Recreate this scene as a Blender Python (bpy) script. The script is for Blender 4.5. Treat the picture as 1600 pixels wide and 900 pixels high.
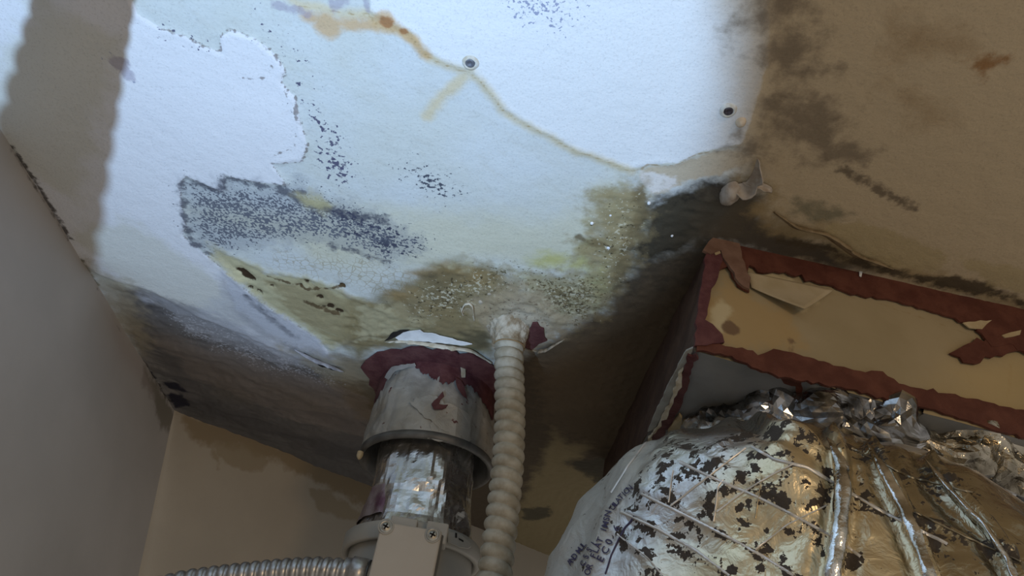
import bpy, bmesh, math
import numpy as np
from mathutils import Vector, Matrix
from mathutils.bvhtree import BVHTree

for o in list(bpy.data.objects): bpy.data.objects.remove(o)
SC = bpy.context.scene
COL = SC.collection

# ------------------------------------------------------------------ camera
CAMZ = 1.78; H = 0.62; FPX = 1150.0
CEZ = CAMZ + H                                    # ceiling height 2.40 m
PITCH, ROLL = math.radians(38), math.radians(9)
_F = np.array([0, math.cos(PITCH), math.sin(PITCH)]); _R0 = np.array([1.0, 0, 0]); _U0 = np.cross(_R0, _F)
_R = math.cos(ROLL)*_R0 + math.sin(ROLL)*_U0; _U = -math.sin(ROLL)*_R0 + math.cos(ROLL)*_U0
CP = np.array([0, 0, CAMZ])
cd = bpy.data.cameras.new('camera'); cam = bpy.data.objects.new('camera', cd); COL.objects.link(cam)
cd.sensor_width = 36; cd.lens = FPX/1600*36; cd.clip_start = 0.01
m = Matrix.Identity(4)
for i in range(3):
    m[i][0] = _R[i]; m[i][1] = _U[i]; m[i][2] = -_F[i]; m[i][3] = CP[i]
cam.matrix_world = m
SC.camera = cam

# ------------------------------------------------------------------ light
SC.view_settings.view_transform = 'Standard'; SC.view_settings.look = 'None'
SC.view_settings.gamma = 1.0; SC.view_settings.use_curve_mapping = False
SC.view_settings.exposure = 0.0
w = bpy.data.worlds.new('world'); SC.world = w; w.use_nodes = True
w.node_tree.nodes['Background'].inputs[0].default_value = (1.0, 0.94, 0.88, 1)
w.node_tree.nodes['Background'].inputs[1].default_value = 0.36
def lamp(name, kind, loc, power, color, aim=None, **kw):
    l = bpy.data.lights.new(name, kind); l.energy = power; l.color = color
    for k, v in kw.items(): setattr(l, k, v)
    o = bpy.data.objects.new(name, l); COL.objects.link(o); o.location = loc
    if aim is not None: o.rotation_euler = Vector(aim).to_track_quat('-Z', 'Y').to_euler()
    return o
# hand torch, low on the left of the photographer, pointing up at the ceiling
TORCH = np.array([-0.22, 0.0, CAMZ-0.20])
lamp('torch_light', 'SPOT', TORCH, 45, (0.46, 0.69, 1.0), aim=(-0.043, 0.464, 0.885),
     spot_size=math.radians(56.5), spot_blend=0.34, shadow_soft_size=0.004)
# warm bulb of the room behind the photographer, on the right
lamp('room_bulb', 'POINT', (0.75, -1.15, CAMZ+0.12), 20, (1.0, 0.70, 0.40), shadow_soft_size=0.16)

# ------------------------------------------------------------------ maths helpers
def ray(q): return (q[0]-800)*_R - (q[1]-450)*_U + FPX*_F
def cast(q, p0, n):
    r = ray(q); return CP + r*(np.dot(n, np.asarray(p0)-CP)/np.dot(n, r))
def ceil_pt(q, dz=0.0): return cast(q, (0, 0, CEZ+dz), np.array([0, 0, 1.0]))
def ypl(q, y): return cast(q, (0, y, 0), np.array([0, 1.0, 0]))
def proj(P):
    P = np.asarray(P) - CP; d = P@_F
    return np.stack([800+FPX*(P@_R)/d, 450-FPX*(P@_U)/d], -1)
def _h(ix, iy, iz, s):
    n = (ix.astype(np.int64)*374761393 + iy.astype(np.int64)*668265263 + iz.astype(np.int64)*2147483647 + s*974634777) & 0xffffffff
    n = ((n ^ (n >> 13))*1274126177) & 0xffffffff
    return ((n ^ (n >> 16)) & 0xffff)/65535.0
def vn(P, s=0):
    P = np.asarray(P, float); i = np.floor(P); f = P-i; f = f*f*(3-2*f); i = i.astype(np.int64)
    out = 0
    for a in (0, 1):
        for b in (0, 1):
            for c in (0, 1):
                wgt = (f[..., 0] if a else 1-f[..., 0])*(f[..., 1] if b else 1-f[..., 1])*(f[..., 2] if c else 1-f[..., 2])
                out = out + wgt*_h(i[..., 0]+a, i[..., 1]+b, i[..., 2]+c, s)
    return out
def fbm(P, sc, s=0, o=4):
    P = np.asarray(P)*sc; t = 0; a = .5
    for k in range(o): t = t + a*vn(P*(2**k), s+k*17); a *= .5
    return t/(1-.5**o)
def ridged(P, sc, s=0, o=3):
    P = np.asarray(P)*sc; t = 0; a = .5
    for k in range(o): t = t + a*(1-np.abs(2*vn(P*(2**k), s+k*31)-1)); a *= .5
    return t/(1-.5**o)
def seg_dist(X, Y, poly, closed):
    d = np.full(X.shape, 1e9); n = len(poly)
    for i in range(n if closed else n-1):
        a = poly[i]; b = poly[(i+1) % n]; vx, vy = b[0]-a[0], b[1]-a[1]; L = vx*vx+vy*vy+1e-15
        t = np.clip(((X-a[0])*vx+(Y-a[1])*vy)/L, 0, 1)
        d = np.minimum(d, (X-a[0]-t*vx)**2+(Y-a[1]-t*vy)**2)
    return np.sqrt(d)
def sdf(X, Y, poly):
    d = seg_dist(X, Y, poly, True); ins = np.zeros(X.shape, bool); n = len(poly)
    for i in range(n):
        a = poly[i]; b = poly[(i+1) % n]
        if a[1] == b[1]: continue
        c = ((a[1] > Y) != (b[1] > Y)) & (X < (b[0]-a[0])*(Y-a[1])/(b[1]-a[1])+a[0]); ins ^= c
    return np.where(ins, -d, d)
def jag(poly, step=9, amp=3, s=0, closed=True):
    rng = np.random.default_rng(s); out = []; n = len(poly)
    for i in range(n if closed else n-1):
        a = np.array(poly[i], float); b = np.array(poly[(i+1) % n], float); L = np.linalg.norm(b-a); k = max(1, int(L/step))
        nn = np.array([-(b-a)[1], (b-a)[0]])/(L+1e-9)
        for j in range(k): out.append(a+(b-a)*j/k+(nn*rng.normal(0, amp) if j else 0))
    if not closed: out.append(np.array(poly[-1], float))
    return out

# ------------------------------------------------------------------ object helpers
def link(name, me, mat=None, parent=None):
    o = bpy.data.objects.new(name, me); COL.objects.link(o)
    if mat is not None and not me.materials: me.materials.append(mat)
    if parent is not None: o.parent = parent; o.matrix_parent_inverse = Matrix.Translation(-parent.location)
    return o
def mesh(name, V, Fc, mat=None, parent=None, smooth=True, attrs=None):
    me = bpy.data.meshes.new(name); V = np.asarray(V, float)
    me.from_pydata(V.tolist() if len(V) < 20000 else [tuple(v) for v in V], [], [tuple(int(i) for i in f) for f in Fc])
    if smooth: me.polygons.foreach_set('use_smooth', np.ones(len(me.polygons), bool))
    for k, a in (attrs or {}).items():
        at = me.attributes.new(k, 'FLOAT', 'POINT'); at.data.foreach_set('value', np.asarray(a, np.float32).ravel())
    me.update()
    return link(name, me, mat, parent)
def grid_faces(nr, nc, wrap=False):
    r = np.arange(nr-1)[:, None]; c = np.arange(nc if wrap else nc-1)[None, :]; c2 = (c+1) % nc
    return np.stack([r*nc+c, r*nc+c2, (r+1)*nc+c2, (r+1)*nc+c], -1).reshape(-1, 4)
def grid_mesh(name, G, mat, parent=None, wrap=False, attrs=None, smooth=True, flip=False):
    nr, nc = G.shape[:2]; Fc = grid_faces(nr, nc, wrap)
    if flip: Fc = Fc[:, ::-1]
    me = bpy.data.meshes.new(name); V = G.reshape(-1, 3); nv = len(V); nf = len(Fc)
    me.vertices.add(nv); me.vertices.foreach_set('co', V.astype(np.float32).ravel())
    me.loops.add(nf*4); me.loops.foreach_set('vertex_index', Fc.astype(np.int32).ravel())
    me.polygons.add(nf); me.polygons.foreach_set('loop_start', np.arange(0, nf*4, 4, dtype=np.int32))
    me.update(calc_edges=True)
    me.polygons.foreach_set('use_smooth', np.full(nf, bool(smooth)))
    for k, a in (attrs or {}).items():
        at = me.attributes.new(k, 'FLOAT', 'POINT'); at.data.foreach_set('value', np.asarray(a, np.float32).ravel())
    me.validate(); me.update()
    return link(name, me, mat, parent)
def empty(name, loc, label=None, cat=None, group=None):
    o = bpy.data.objects.new(name, None); COL.objects.link(o); o.location = tuple(loc); o.empty_display_size = .05
    tag(o, label, cat, group); return o
def tag(o, label=None, cat=None, group=None, kind=None):
    if label: o['label'] = label
    if cat: o['category'] = cat
    if group: o['group'] = group
    if kind: o['kind'] = kind
    return o
def sheet(name, P3, nrm, thick, mat, parent, dome=0.0, smooth=False):
    """irregular flat patch with a thickness: outline P3 (3-D), raised along nrm"""
    bm = bmesh.new(); nrm = np.asarray(nrm, float)
    bot = [bm.verts.new(tuple(p)) for p in P3]; f = bm.faces.new(bot)
    r = bmesh.ops.extrude_face_region(bm, geom=[f]); tv = [e for e in r['geom'] if isinstance(e, bmesh.types.BMVert)]
    for v in tv: v.co += Vector(nrm*thick)
    top = [e for e in r['geom'] if isinstance(e, bmesh.types.BMFace)]
    bmesh.ops.recalc_face_normals(bm, faces=bm.faces[:])
    bmesh.ops.triangulate(bm, faces=bm.faces[:])
    me = bpy.data.meshes.new(name); bm.to_mesh(me); bm.free()
    if smooth: me.polygons.foreach_set('use_smooth', np.ones(len(me.polygons), bool))
    return link(name, me, mat, parent)
def frame_of(d):
    d = np.asarray(d, float); d = d/np.linalg.norm(d); a = np.array([1.0, 0, 0]) if abs(d[0]) < .8 else np.array([0, 1.0, 0])
    u = np.cross(d, a); u /= np.linalg.norm(u); return u, np.cross(d, u), d
def resample(P, step):
    P = np.asarray(P, float); L = np.r_[0, np.cumsum(np.linalg.norm(np.diff(P, axis=0), axis=1))]; n = max(3, int(L[-1]/step)+1)
    # smooth (Catmull-like) resampling
    t = np.linspace(0, L[-1], n); out = np.stack([np.interp(t, L, P[:, k]) for k in range(3)], -1)
    for _ in range(max(2, int(n/12))): out[1:-1] = .25*out[:-2]+.5*out[1:-1]+.25*out[2:]
    return out
def tube_grid(P, rad, nseg=24, disp=None):
    P = np.asarray(P); n = len(P); T = np.gradient(P, axis=0); T /= np.linalg.norm(T, axis=1)[:, None]
    u, v, _ = frame_of(T[0]); G = np.zeros((n, nseg, 3)); th = np.linspace(0, 2*np.pi, nseg, endpoint=False)
    L = np.r_[0, np.cumsum(np.linalg.norm(np.diff(P, axis=0), axis=1))]
    for i in range(n):
        u = u - T[i]*np.dot(u, T[i]); u /= np.linalg.norm(u); v = np.cross(T[i], u)
        r = rad[i] if np.ndim(rad) else rad
        rr = r + (disp(L[i], th) if disp else 0)
        G[i] = P[i] + (np.cos(th)*rr)[:, None]*u + (np.sin(th)*rr)[:, None]*v
    return G
def tube(name, P, rad, mat, parent=None, nseg=24, disp=None, caps=True):
    G = tube_grid(P, rad, nseg, disp)
    if caps:
        c0 = np.repeat(G[0].mean(0)[None], nseg, 0); c1 = np.repeat(G[-1].mean(0)[None], nseg, 0)
        G = np.concatenate([(c0*.98+G[0]*.02)[None], G, (c1*.98+G[-1]*.02)[None]])
    return grid_mesh(name, G, mat, parent, wrap=True)
def lathe(name, A, B, prof, mat, parent=None, nseg=96, dfun=None, attrs=None, sub=1, smooth=True):
    """prof: (t along A->B in metres, radius)"""
    A = np.asarray(A, float); B = np.asarray(B, float); u, v, d = frame_of(B-A)
    pr = []
    for (a, b) in zip(prof[:-1], prof[1:]):
        k = max(1, int(np.hypot(b[0]-a[0], b[1]-a[1])/sub)) if sub < 1 else 1
        for j in range(k): pr.append((a[0]+(b[0]-a[0])*j/k, a[1]+(b[1]-a[1])*j/k))
    pr.append(prof[-1]); pr = np.array(pr)
    th = np.linspace(0, 2*np.pi, nseg, endpoint=False)
    ring = np.cos(th)[:, None]*u+np.sin(th)[:, None]*v
    G = A + pr[:, 0][:, None, None]*d + pr[:, 1][:, None, None]*ring[None]
    if dfun is not None: G = G + dfun(G)[..., None]*ring[None]
    return grid_mesh(name, G, mat, parent, wrap=True, attrs=attrs(G) if attrs else None, smooth=smooth)
def box(name, p0, ax, size, mat, parent=None, bev=0.0, seg=3):
    """box: corner p0, three unit axes, three sizes"""
    bm = bmesh.new(); vs = []
    for k in range(8):
        p = np.asarray(p0, float)
        for j in range(3):
            if k >> j & 1: p = p+np.asarray(ax[j])*size[j]
        vs.append(bm.verts.new(tuple(p)))
    for f in ((0, 1, 3, 2), (4, 5, 7, 6), (0, 1, 5, 4), (2, 3, 7, 6), (0, 2, 6, 4), (1, 3, 7, 5)): bm.faces.new([vs[i] for i in f])
    bmesh.ops.recalc_face_normals(bm, faces=bm.faces[:])
    if bev: bmesh.ops.bevel(bm, geom=bm.edges[:], offset=bev, segments=seg, affect='EDGES', profile=.5)
    me = bpy.data.meshes.new(name); bm.to_mesh(me); bm.free()
    me.polygons.foreach_set('use_smooth', np.zeros(len(me.polygons), bool))
    return link(name, me, mat, parent)

# ------------------------------------------------------------------ materials
class NT:
    def __init__(s, name):
        s.m = bpy.data.materials.new(name); s.m.use_nodes = True; s.t = s.m.node_tree
        s.b = s.t.nodes['Principled BSDF']; s.pos = s.t.nodes.new('ShaderNodeNewGeometry').outputs['Position']; s.cache = {}
    def n(s, k): return s.t.nodes.new(k)
    def l(s, a, b): s.t.links.new(a, b)
    def math(s, op, a, b=0.0, c=None, clamp=False):
        x = s.n('ShaderNodeMath'); x.operation = op; x.use_clamp = clamp
        for i, v in enumerate((a, b) if c is None else (a, b, c)):
            if isinstance(v, (int, float)): x.inputs[i].default_value = v
            else: s.l(v, x.inputs[i])
        return x.outputs[0]
    def noise(s, scale, det=4, rough=.55, stretch=None, dist=0.0):
        key = (scale, det, rough, stretch, dist)
        if key in s.cache: return s.cache[key]
        x = s.n('ShaderNodeTexNoise'); x.inputs['Scale'].default_value = scale; x.inputs['Detail'].default_value = det
        x.inputs['Roughness'].default_value = rough; x.inputs['Distortion'].default_value = dist
        if stretch:
            mp = s.n('ShaderNodeMapping'); mp.vector_type = 'TEXTURE'; mp.inputs['Scale'].default_value = stretch[:3]
            if len(stretch) > 3: mp.inputs['Rotation'].default_value = (0, 0, stretch[3])
            s.l(s.pos, mp.inputs['Vector']); s.l(mp.outputs[0], x.inputs['Vector'])
        else: s.l(s.pos, x.inputs['Vector'])
        s.cache[key] = x.outputs[0]; return x.outputs[0]
    def edge(s, scale, rnd=1.0):
        x = s.n('ShaderNodeTexVoronoi'); x.feature = 'DISTANCE_TO_EDGE'; x.inputs['Scale'].default_value = scale
        x.inputs['Randomness'].default_value = rnd; s.l(s.pos, x.inputs['Vector']); return x.outputs['Distance']
    def attr(s, name):
        x = s.n('ShaderNodeAttribute'); x.attribute_name = name; return x.outputs['Fac']
    def ss(s, v, lo, hi):
        x = s.n('ShaderNodeMapRange'); x.interpolation_type = 'SMOOTHSTEP'
        x.inputs['From Min'].default_value = lo; x.inputs['From Max'].default_value = hi
        s.l(v, x.inputs['Value']); return x.outputs['Result']
    def mix(s, f, a, b):
        x = s.n('ShaderNodeMix'); x.data_type = 'RGBA'
        if isinstance(f, (int, float)): x.inputs[0].default_value = f
        else: s.l(f, x.inputs[0])
        for i, v in ((6, a), (7, b)):
            if isinstance(v, tuple): x.inputs[i].default_value = (*v[:3], 1)
            else: s.l(v, x.inputs[i])
        return x.outputs[2]
    def bump(s, h, strength=.3, dist=.002, prev=None):
        x = s.n('ShaderNodeBump'); x.inputs['Strength'].default_value = strength; x.inputs['Distance'].default_value = dist
        s.l(h, x.inputs['Height'])
        if prev is not None: s.l(prev, x.inputs['Normal'])
        return x.outputs[0]
    def fin(s, col, rough=.8, metal=0.0, nor=None, spec=.3):
        if isinstance(col, tuple): s.b.inputs['Base Color'].default_value = (*col[:3], 1)
        else: s.l(col, s.b.inputs['Base Color'])
        for k, v in (('Roughness', rough), ('Metallic', metal)):
            if isinstance(v, (int, float)): s.b.inputs[k].default_value = v
            else: s.l(v, s.b.inputs[k])
        s.b.inputs['Specular IOR Level'].default_value = spec
        if nor is not None: s.l(nor, s.b.inputs['Normal'])
        return s.m
def simple(name, c1, c2, scale=30, rough=.7, metal=0.0, bs=.3, bd=.001, bscale=None, spec=.3):
    t = NT(name); nz = t.noise(scale, 5); col = t.mix(t.ss(nz, .35, .68), c1, c2)
    return t.fin(col, rough, metal, t.bump(t.noise(bscale or scale*6, 4), bs, bd), spec)
def layered(t, col, layers):
    """stack painted stains: dict(name,col,amp,ns,w,op,spk)"""
    for L in layers:
        a = t.attr(L['name']); nz = t.noise(L.get('ns', 60), 5, .6, L.get('st'))
        v = t.math('MULTIPLY_ADD', t.math('SUBTRACT', nz, .5), L.get('amp', .6), a)
        if 'spk' in L:
            sc, th, gain = L['spk']
            v = t.math('MULTIPLY_ADD', v, gain, t.noise(sc, 3, .6)); k = t.ss(v, th-.02, th+.03)
            k = t.math('MULTIPLY', k, t.ss(a, .02, .15))
        elif 'crack' in L:
            sc, wd = L['crack']; e = t.edge(sc)
            k = t.math('SUBTRACT', 1.0, t.ss(t.math('ADD', e, t.math('MULTIPLY', t.math('SUBTRACT', t.noise(90, 3), .5), .05)), wd*.4, wd))
            k = t.math('MULTIPLY', k, t.ss(v, .4, .75))
        else:
            wd = L.get('w', .04); k = t.ss(v, .5-wd, .5+wd); k = t.math('MULTIPLY', k, t.ss(a, .0, .04))
        op = L.get('op', 1.0)
        if 'opn' in L:   # opacity broken up by a noise
            k = t.math('MULTIPLY', k, t.ss(t.noise(*L['opn'][:2]), L['opn'][2], L['opn'][3]))
        if op < 1: k = t.math('MULTIPLY', k, op)
        col = t.mix(k, col, L['col'])
    return col
def layer_attrs(X, Y, layers, to2):
    out = {}
    for L in layers:
        s_ = L['soft']; best = None
        for P in L.get('polys', []):
            d = sdf(X, Y, [to2(q) for q in P]); best = d if best is None else np.minimum(best, d)
        for (P, wd) in L.get('lines', []):
            d = seg_dist(X, Y, [to2(q) for q in P], False)-wd; best = d if best is None else np.minimum(best, d)
        for (q, r) in L.get('spots', []):
            c = to2(q); d = np.hypot(X-c[0], Y-c[1])-r; best = d if best is None else np.minimum(best, d)
        out[L['name']] = np.clip(.5-best/(2*s_), 0, 1)
    return out

# ================================================================== CEILING
A_EDGE = [(120,-260),(150,-120),(190,-40),(215,20),(250,42),(290,55),(320,72),(345,80),(345,55),(362,45),(400,58),(432,85),(447,110),(440,128),(462,150),(470,185),(482,225),(472,252),(425,254),(440,275),(448,288),(400,284),(352,274),(349,302),(318,288),(290,274),(282,288),(286,330),(292,352),(285,368),(310,388),(340,412),(385,452),(440,492),(500,530)]
A_POLY = A_EDGE+[(530,572),(470,562),(400,532),(320,502),(240,458),(160,432),(110,402),(-120,100),(-300,-260)]
RIDGE = [(450,-10),(470,8),(505,12),(540,22),(575,20),(590,38),(625,45),(648,62),(668,88),(700,103),(730,112),(752,128),(785,172),(805,188),(850,210),(900,238),(935,248),(985,268)]
RIDGE2 = [(985,268),(1003,266),(1012,256),(1035,262),(1060,257),(1085,242),(1120,236)]
D_POLY = [(540,-300),(575,-40),(580,15),(610,30),(645,50),(665,78),(700,98),(735,108),(752,125),(785,168),(810,185),(850,207),(905,236),(985,264),(1010,258),(1060,254),(1095,238),(1160,225),(1200,100),(1200,-40),(1250,-300)]
E_POLY = [(283,275),(318,290),(350,277),(400,287),(440,293),(470,282),(500,300),(560,318),(610,340),(660,372),(655,395),(610,412),(560,392),(480,380),(400,385),(340,398),(305,380),(287,350)]
YEL = [(325,382),(360,398),(420,425),(480,432),(530,452),(585,478),(640,500),(610,520),(560,522),(520,545),(480,515),(440,492),(395,460),(355,425)]
OLIVE = [(560,470),(620,445),(660,420),(720,408),(770,420),(810,440),(800,470),(770,500),(770,560),(720,545),(640,535),(590,545),(560,560),(535,530)]
CL = [
 dict(name='c_bulb_tan', col=(.44,.345,.215), soft=.05, amp=.5, ns=12, w=.35, polys=[[(1130,-400),(2300,-400),(2300,900),(1640,560),(1230,420),(1190,300),(1150,220)]]),  # brown cast of the warm bulb outside the beam, painted as colour
 dict(name='c_bulb_tan2', col=(.50,.35,.18), soft=.15, amp=.3, ns=9, w=.45, op=.8, polys=[[(1450,-400),(2300,-400),(2300,900),(1640,560),(1500,420)]]),  # stronger orange lamplight painted in towards the far right
 dict(name='c_yhaze', col=(.60,.58,.42), soft=.06, amp=.8, ns=14, w=.3, op=.7, polys=[[(300,330),(560,330),(700,330),(850,340),(960,280),(960,420),(800,420),(560,420)],[(1000,150),(1120,150),(1130,260),(960,265)],[(-60,150),(40,130),(60,240),(-40,240)],[(200,380),(300,440),(320,500),(180,440)]]),
 dict(name='c_A', col=(.72,.73,.76), soft=.008, amp=.35, ns=90, w=.05, polys=[A_POLY]),
 dict(name='c_D', col=(.72,.745,.76), soft=.012, amp=.45, ns=70, w=.06, polys=[D_POLY]),
 dict(name='c_beam_tan', col=(.47,.385,.26), soft=.05, amp=.5, ns=14, w=.45, polys=[[(1150,-400),(2300,-400),(2300,900),(1640,560),(1230,420),(1190,300),(1160,230)]]),  # soft edge of the torch beam, painted over the white layer
 dict(name='c_A2', col=(.60,.60,.53), soft=.03, amp=1.0, ns=30, w=.25, op=.7, polys=[[(110,360),(200,340),(330,430),(420,510),(330,510),(200,450)],[(330,520),(480,560),(520,580),(440,560)],[(60,0),(190,60),(120,320),(-60,200)]]),
 dict(name='c_halo', col=(.60,.51,.32), soft=.010, amp=.6, ns=60, w=.3, op=.8, lines=[(RIDGE,.005),([(735,108),(715,132),(690,150),(668,182)],.006)]),
 dict(name='c_halo2', col=(.55,.36,.17), soft=.008, amp=.9, ns=60, w=.3, op=.8, lines=[([(480,25),(520,35),(560,38),(620,42),(648,62),(665,85)],.006)], spots=[((603,32),.010),((512,40),.014)]),
 dict(name='c_line', col=(.33,.23,.11), soft=.0022, amp=1.2, ns=120, w=.2, op=.75, lines=[(RIDGE,.0006),(RIDGE2,.001)]),
 dict(name='c_rust', col=(.36,.17,.07), soft=.006, amp=.8, ns=120, w=.15, op=.9, spots=[((604,33),.007),((632,47),.004)]),
 dict(name='c_purp', col=(.33,.30,.38), soft=.008, amp=1.1, ns=90, w=.15, op=.6, lines=[([(428,5),(445,12),(470,14),(480,22)],.004),([(515,-5),(522,12),(540,-5)],.004),([(570,-5),(575,14)],.002)], spots=[((188,98),.010),((200,116),.008)]),
 dict(name='c_Aline', col=(.16,.13,.12), soft=.0028, amp=1.7, ns=160, w=.15, op=.75, lines=[(A_EDGE[4:],.0009),([(445,142),(460,165),(465,200),(462,228),(430,240)],.0004),([(380,120),(410,122),(425,108),(428,95)],.0003)]),
 # speckled mould
 dict(name='c_sp1', col=(.055,.06,.085), soft=.030, spk=(280,.80,.31), amp=1.6, ns=55, polys=[E_POLY]),
 dict(name='c_sp1b', col=(.24,.26,.30), soft=.018, amp=2.0, ns=60, w=.4, op=.42, polys=[E_POLY]),
 dict(name='c_sp1c', col=(.08,.085,.11), soft=.014, amp=1.6, ns=75, w=.2, op=.85, lines=[([(300,285),(320,292),(345,297),(352,278),(400,288),(445,296),(470,300)],.004),([(285,285),(287,320),(292,355),(300,378),(330,400)],.003),([(440,300),(520,330),(600,345)],.006),([(520,385),(600,408)],.003)]),
 dict(name='c_sp1d', col=(.06,.065,.10), soft=.02, spk=(130,.86,.30), amp=1.0, ns=45, polys=[[(480,300),(560,318),(620,345),(665,375),(650,400),(600,410),(540,380),(480,340)]]),
 dict(name='c_sp2', col=(.10,.10,.16), soft=.035, spk=(170,.84,.36), amp=.9, ns=40, polys=[[(440,95),(470,110),(500,150),(540,215),(570,270),(560,300),(500,290),(495,250),(480,200),(465,150)]], lines=[([(250,40),(300,58),(340,78)],.006),([(405,20),(440,60),(480,110)],.006)]),
 dict(name='c_sp3', col=(.07,.08,.11), soft=.035, spk=(190,.83,.34), amp=.9, ns=40, polys=[[(600,255),(660,248),(715,275),(735,300),(700,325),(650,300)],[(560,330),(640,370),(700,375),(670,400),(600,400),(560,380)],[(600,360),(645,375),(640,395),(560,400)]]),
 dict(name='c_sp4', col=(.30,.33,.45), soft=.04, spk=(260,.80,.34), amp=.6, ns=30, polys=[[(775,-20),(910,-20),(900,30),(860,45),(800,30)]]),
 dict(name='c_sp5', col=(.32,.35,.44), soft=.03, spk=(150,.84,.26), amp=.9, ns=40, lines=[([(165,95),(200,110),(260,140)],.012),([(310,90),(350,110),(420,122)],.006)]),
 dict(name='c_cr', col=(.30,.24,.12), soft=.05, crack=(110,.07), amp=1.0, ns=30, op=.5, polys=[[(400,395),(470,390),(560,400),(640,420),(690,450),(640,470),(580,465),(500,430),(440,425)]]),
 # yellow and olive rot
 dict(name='c_yel', col=(.46,.42,.24), soft=.016, amp=1.3, ns=45, w=.35, op=.9, polys=[YEL,[(465,305),(490,302),(520,320),(505,332),(480,322)]]),
 dict(name='c_yel2', col=(.62,.57,.36), soft=.02, amp=1.0, ns=35, w=.25, op=.8, polys=[[(335,402),(375,415),(395,432),(370,438)],[(560,480),(640,500),(600,512),(540,500)]]),
 dict(name='c_ol', col=(.20,.165,.075), soft=.035, amp=.8, ns=28, w=.3, op=.92, polys=[OLIVE]),
 dict(name='c_ol2', col=(.30,.20,.08), soft=.02, amp=1.0, ns=40, w=.3, op=.8, polys=[[(640,425),(700,412),(760,420),(760,440),(700,440)],[(600,455),(650,450),(640,480)]], spots=[((772,432),.008)]),
 dict(name='c_yst', col=(.25,.19,.09), soft=.02, amp=2.0, ns=60, st=(2.6,1,1,.5), w=.3, op=.55, polys=[[(420,440),(520,450),(600,480),(760,470),(770,550),(600,545),(540,540),(470,500)]]),
 dict(name='c_olL', col=(.50,.46,.30), soft=.02, amp=1.8, ns=60, w=.25, op=.6, polys=[[(560,480),(640,470),(680,500),(640,520),(560,530)],[(690,415),(730,425),(740,405)]]),
 dict(name='c_dk', col=(.10,.085,.05), soft=.02, amp=1.0, ns=40, w=.25, op=.8, polys=[[(660,430),(690,420),(730,430),(700,450),(720,480),(680,470)],[(630,462),(648,470),(655,492),(640,485)],[(720,520),(765,520),(765,548),(740,545)]]),
 dict(name='c_hole', col=(.045,.026,.012), soft=.006, amp=1.2, ns=110, w=.12, polys=[[(368,420),(380,420),(400,436),(396,441),(380,434)]], spots=[((392,450),.004),((405,456),.005),((500,463),.005),((517,478),.006),((534,446),.005),((505,480),.004),((480,440),.004),((470,445),.003),((530,485),.006),((425,446),.003)]),
 dict(name='c_holeline', col=(.10,.065,.03), soft=.006, amp=1.4, ns=110, w=.15, op=.9, lines=[([(420,432),(450,440),(480,450),(535,447)],.002),([(480,470),(505,482),(530,490)],.004)]),
 dict(name='c_yg', col=(.47,.45,.14), soft=.025, amp=1.0, ns=35, w=.3, op=.8, polys=[[(825,402),(860,395),(900,398),(890,412),(840,415)],[(915,440),(950,400),(960,450),(930,480)],[(880,420),(920,380),(930,420)]]),
 dict(name='c_obr', col=(.34,.29,.15), soft=.028, amp=1.7, ns=38, w=.3, op=.9, polys=[[(922,305),(960,296),(985,280),(1010,292),(1020,330),(995,400),(975,460),(945,480),(935,420),(905,380),(930,360)]]),
 dict(name='c_obr2', col=(.14,.105,.05), soft=.012, amp=1.2, ns=60, w=.2, op=.85, lines=[([(1000,300),(1000,340),(975,400),(960,450)],.008),([(905,370),(935,380),(960,390)],.005)]),
 dict(name='c_moss', col=(.40,.38,.22), soft=.035, amp=.9, ns=70, w=.3, op=.8, polys=[[(800,420),(860,430),(930,425),(955,455),(930,490),(880,505),(830,470)]]),
 dict(name='c_moss2', col=(.10,.09,.05), soft=.04, spk=(230,.80,.34), amp=.6, ns=30, polys=[[(800,425),(860,430),(930,425),(955,455),(930,500),(880,505),(830,480)],[(740,420),(800,410),(810,430),(770,440)]]),
 # browns beyond the torch beam
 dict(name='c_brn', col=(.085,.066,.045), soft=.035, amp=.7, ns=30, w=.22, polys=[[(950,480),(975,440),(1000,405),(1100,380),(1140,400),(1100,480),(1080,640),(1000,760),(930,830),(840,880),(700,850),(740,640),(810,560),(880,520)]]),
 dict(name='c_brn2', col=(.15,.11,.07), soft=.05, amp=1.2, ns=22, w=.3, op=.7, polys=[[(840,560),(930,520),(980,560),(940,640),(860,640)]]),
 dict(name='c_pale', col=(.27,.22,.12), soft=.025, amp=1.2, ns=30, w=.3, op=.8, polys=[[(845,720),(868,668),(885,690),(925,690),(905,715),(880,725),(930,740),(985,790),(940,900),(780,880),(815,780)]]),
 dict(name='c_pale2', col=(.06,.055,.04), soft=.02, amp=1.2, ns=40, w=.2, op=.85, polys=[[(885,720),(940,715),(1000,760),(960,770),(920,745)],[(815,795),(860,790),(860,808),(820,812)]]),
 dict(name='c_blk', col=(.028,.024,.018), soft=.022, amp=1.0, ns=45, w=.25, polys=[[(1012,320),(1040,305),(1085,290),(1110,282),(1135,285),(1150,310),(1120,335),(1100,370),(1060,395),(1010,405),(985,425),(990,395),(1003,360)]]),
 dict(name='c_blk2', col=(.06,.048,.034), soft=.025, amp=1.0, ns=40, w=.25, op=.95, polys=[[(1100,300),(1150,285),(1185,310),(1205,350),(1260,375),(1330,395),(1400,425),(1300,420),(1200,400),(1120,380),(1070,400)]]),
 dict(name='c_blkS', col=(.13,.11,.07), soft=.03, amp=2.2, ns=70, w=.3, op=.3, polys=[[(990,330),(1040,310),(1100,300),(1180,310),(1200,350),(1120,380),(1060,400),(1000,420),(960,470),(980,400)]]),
 dict(name='c_brnS', col=(.16,.12,.075), soft=.04, amp=2.2, ns=60, w=.35, op=.45, polys=[[(840,540),(950,480),(1060,420),(1060,560),(1000,700),(920,700),(850,660)]]),
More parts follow.
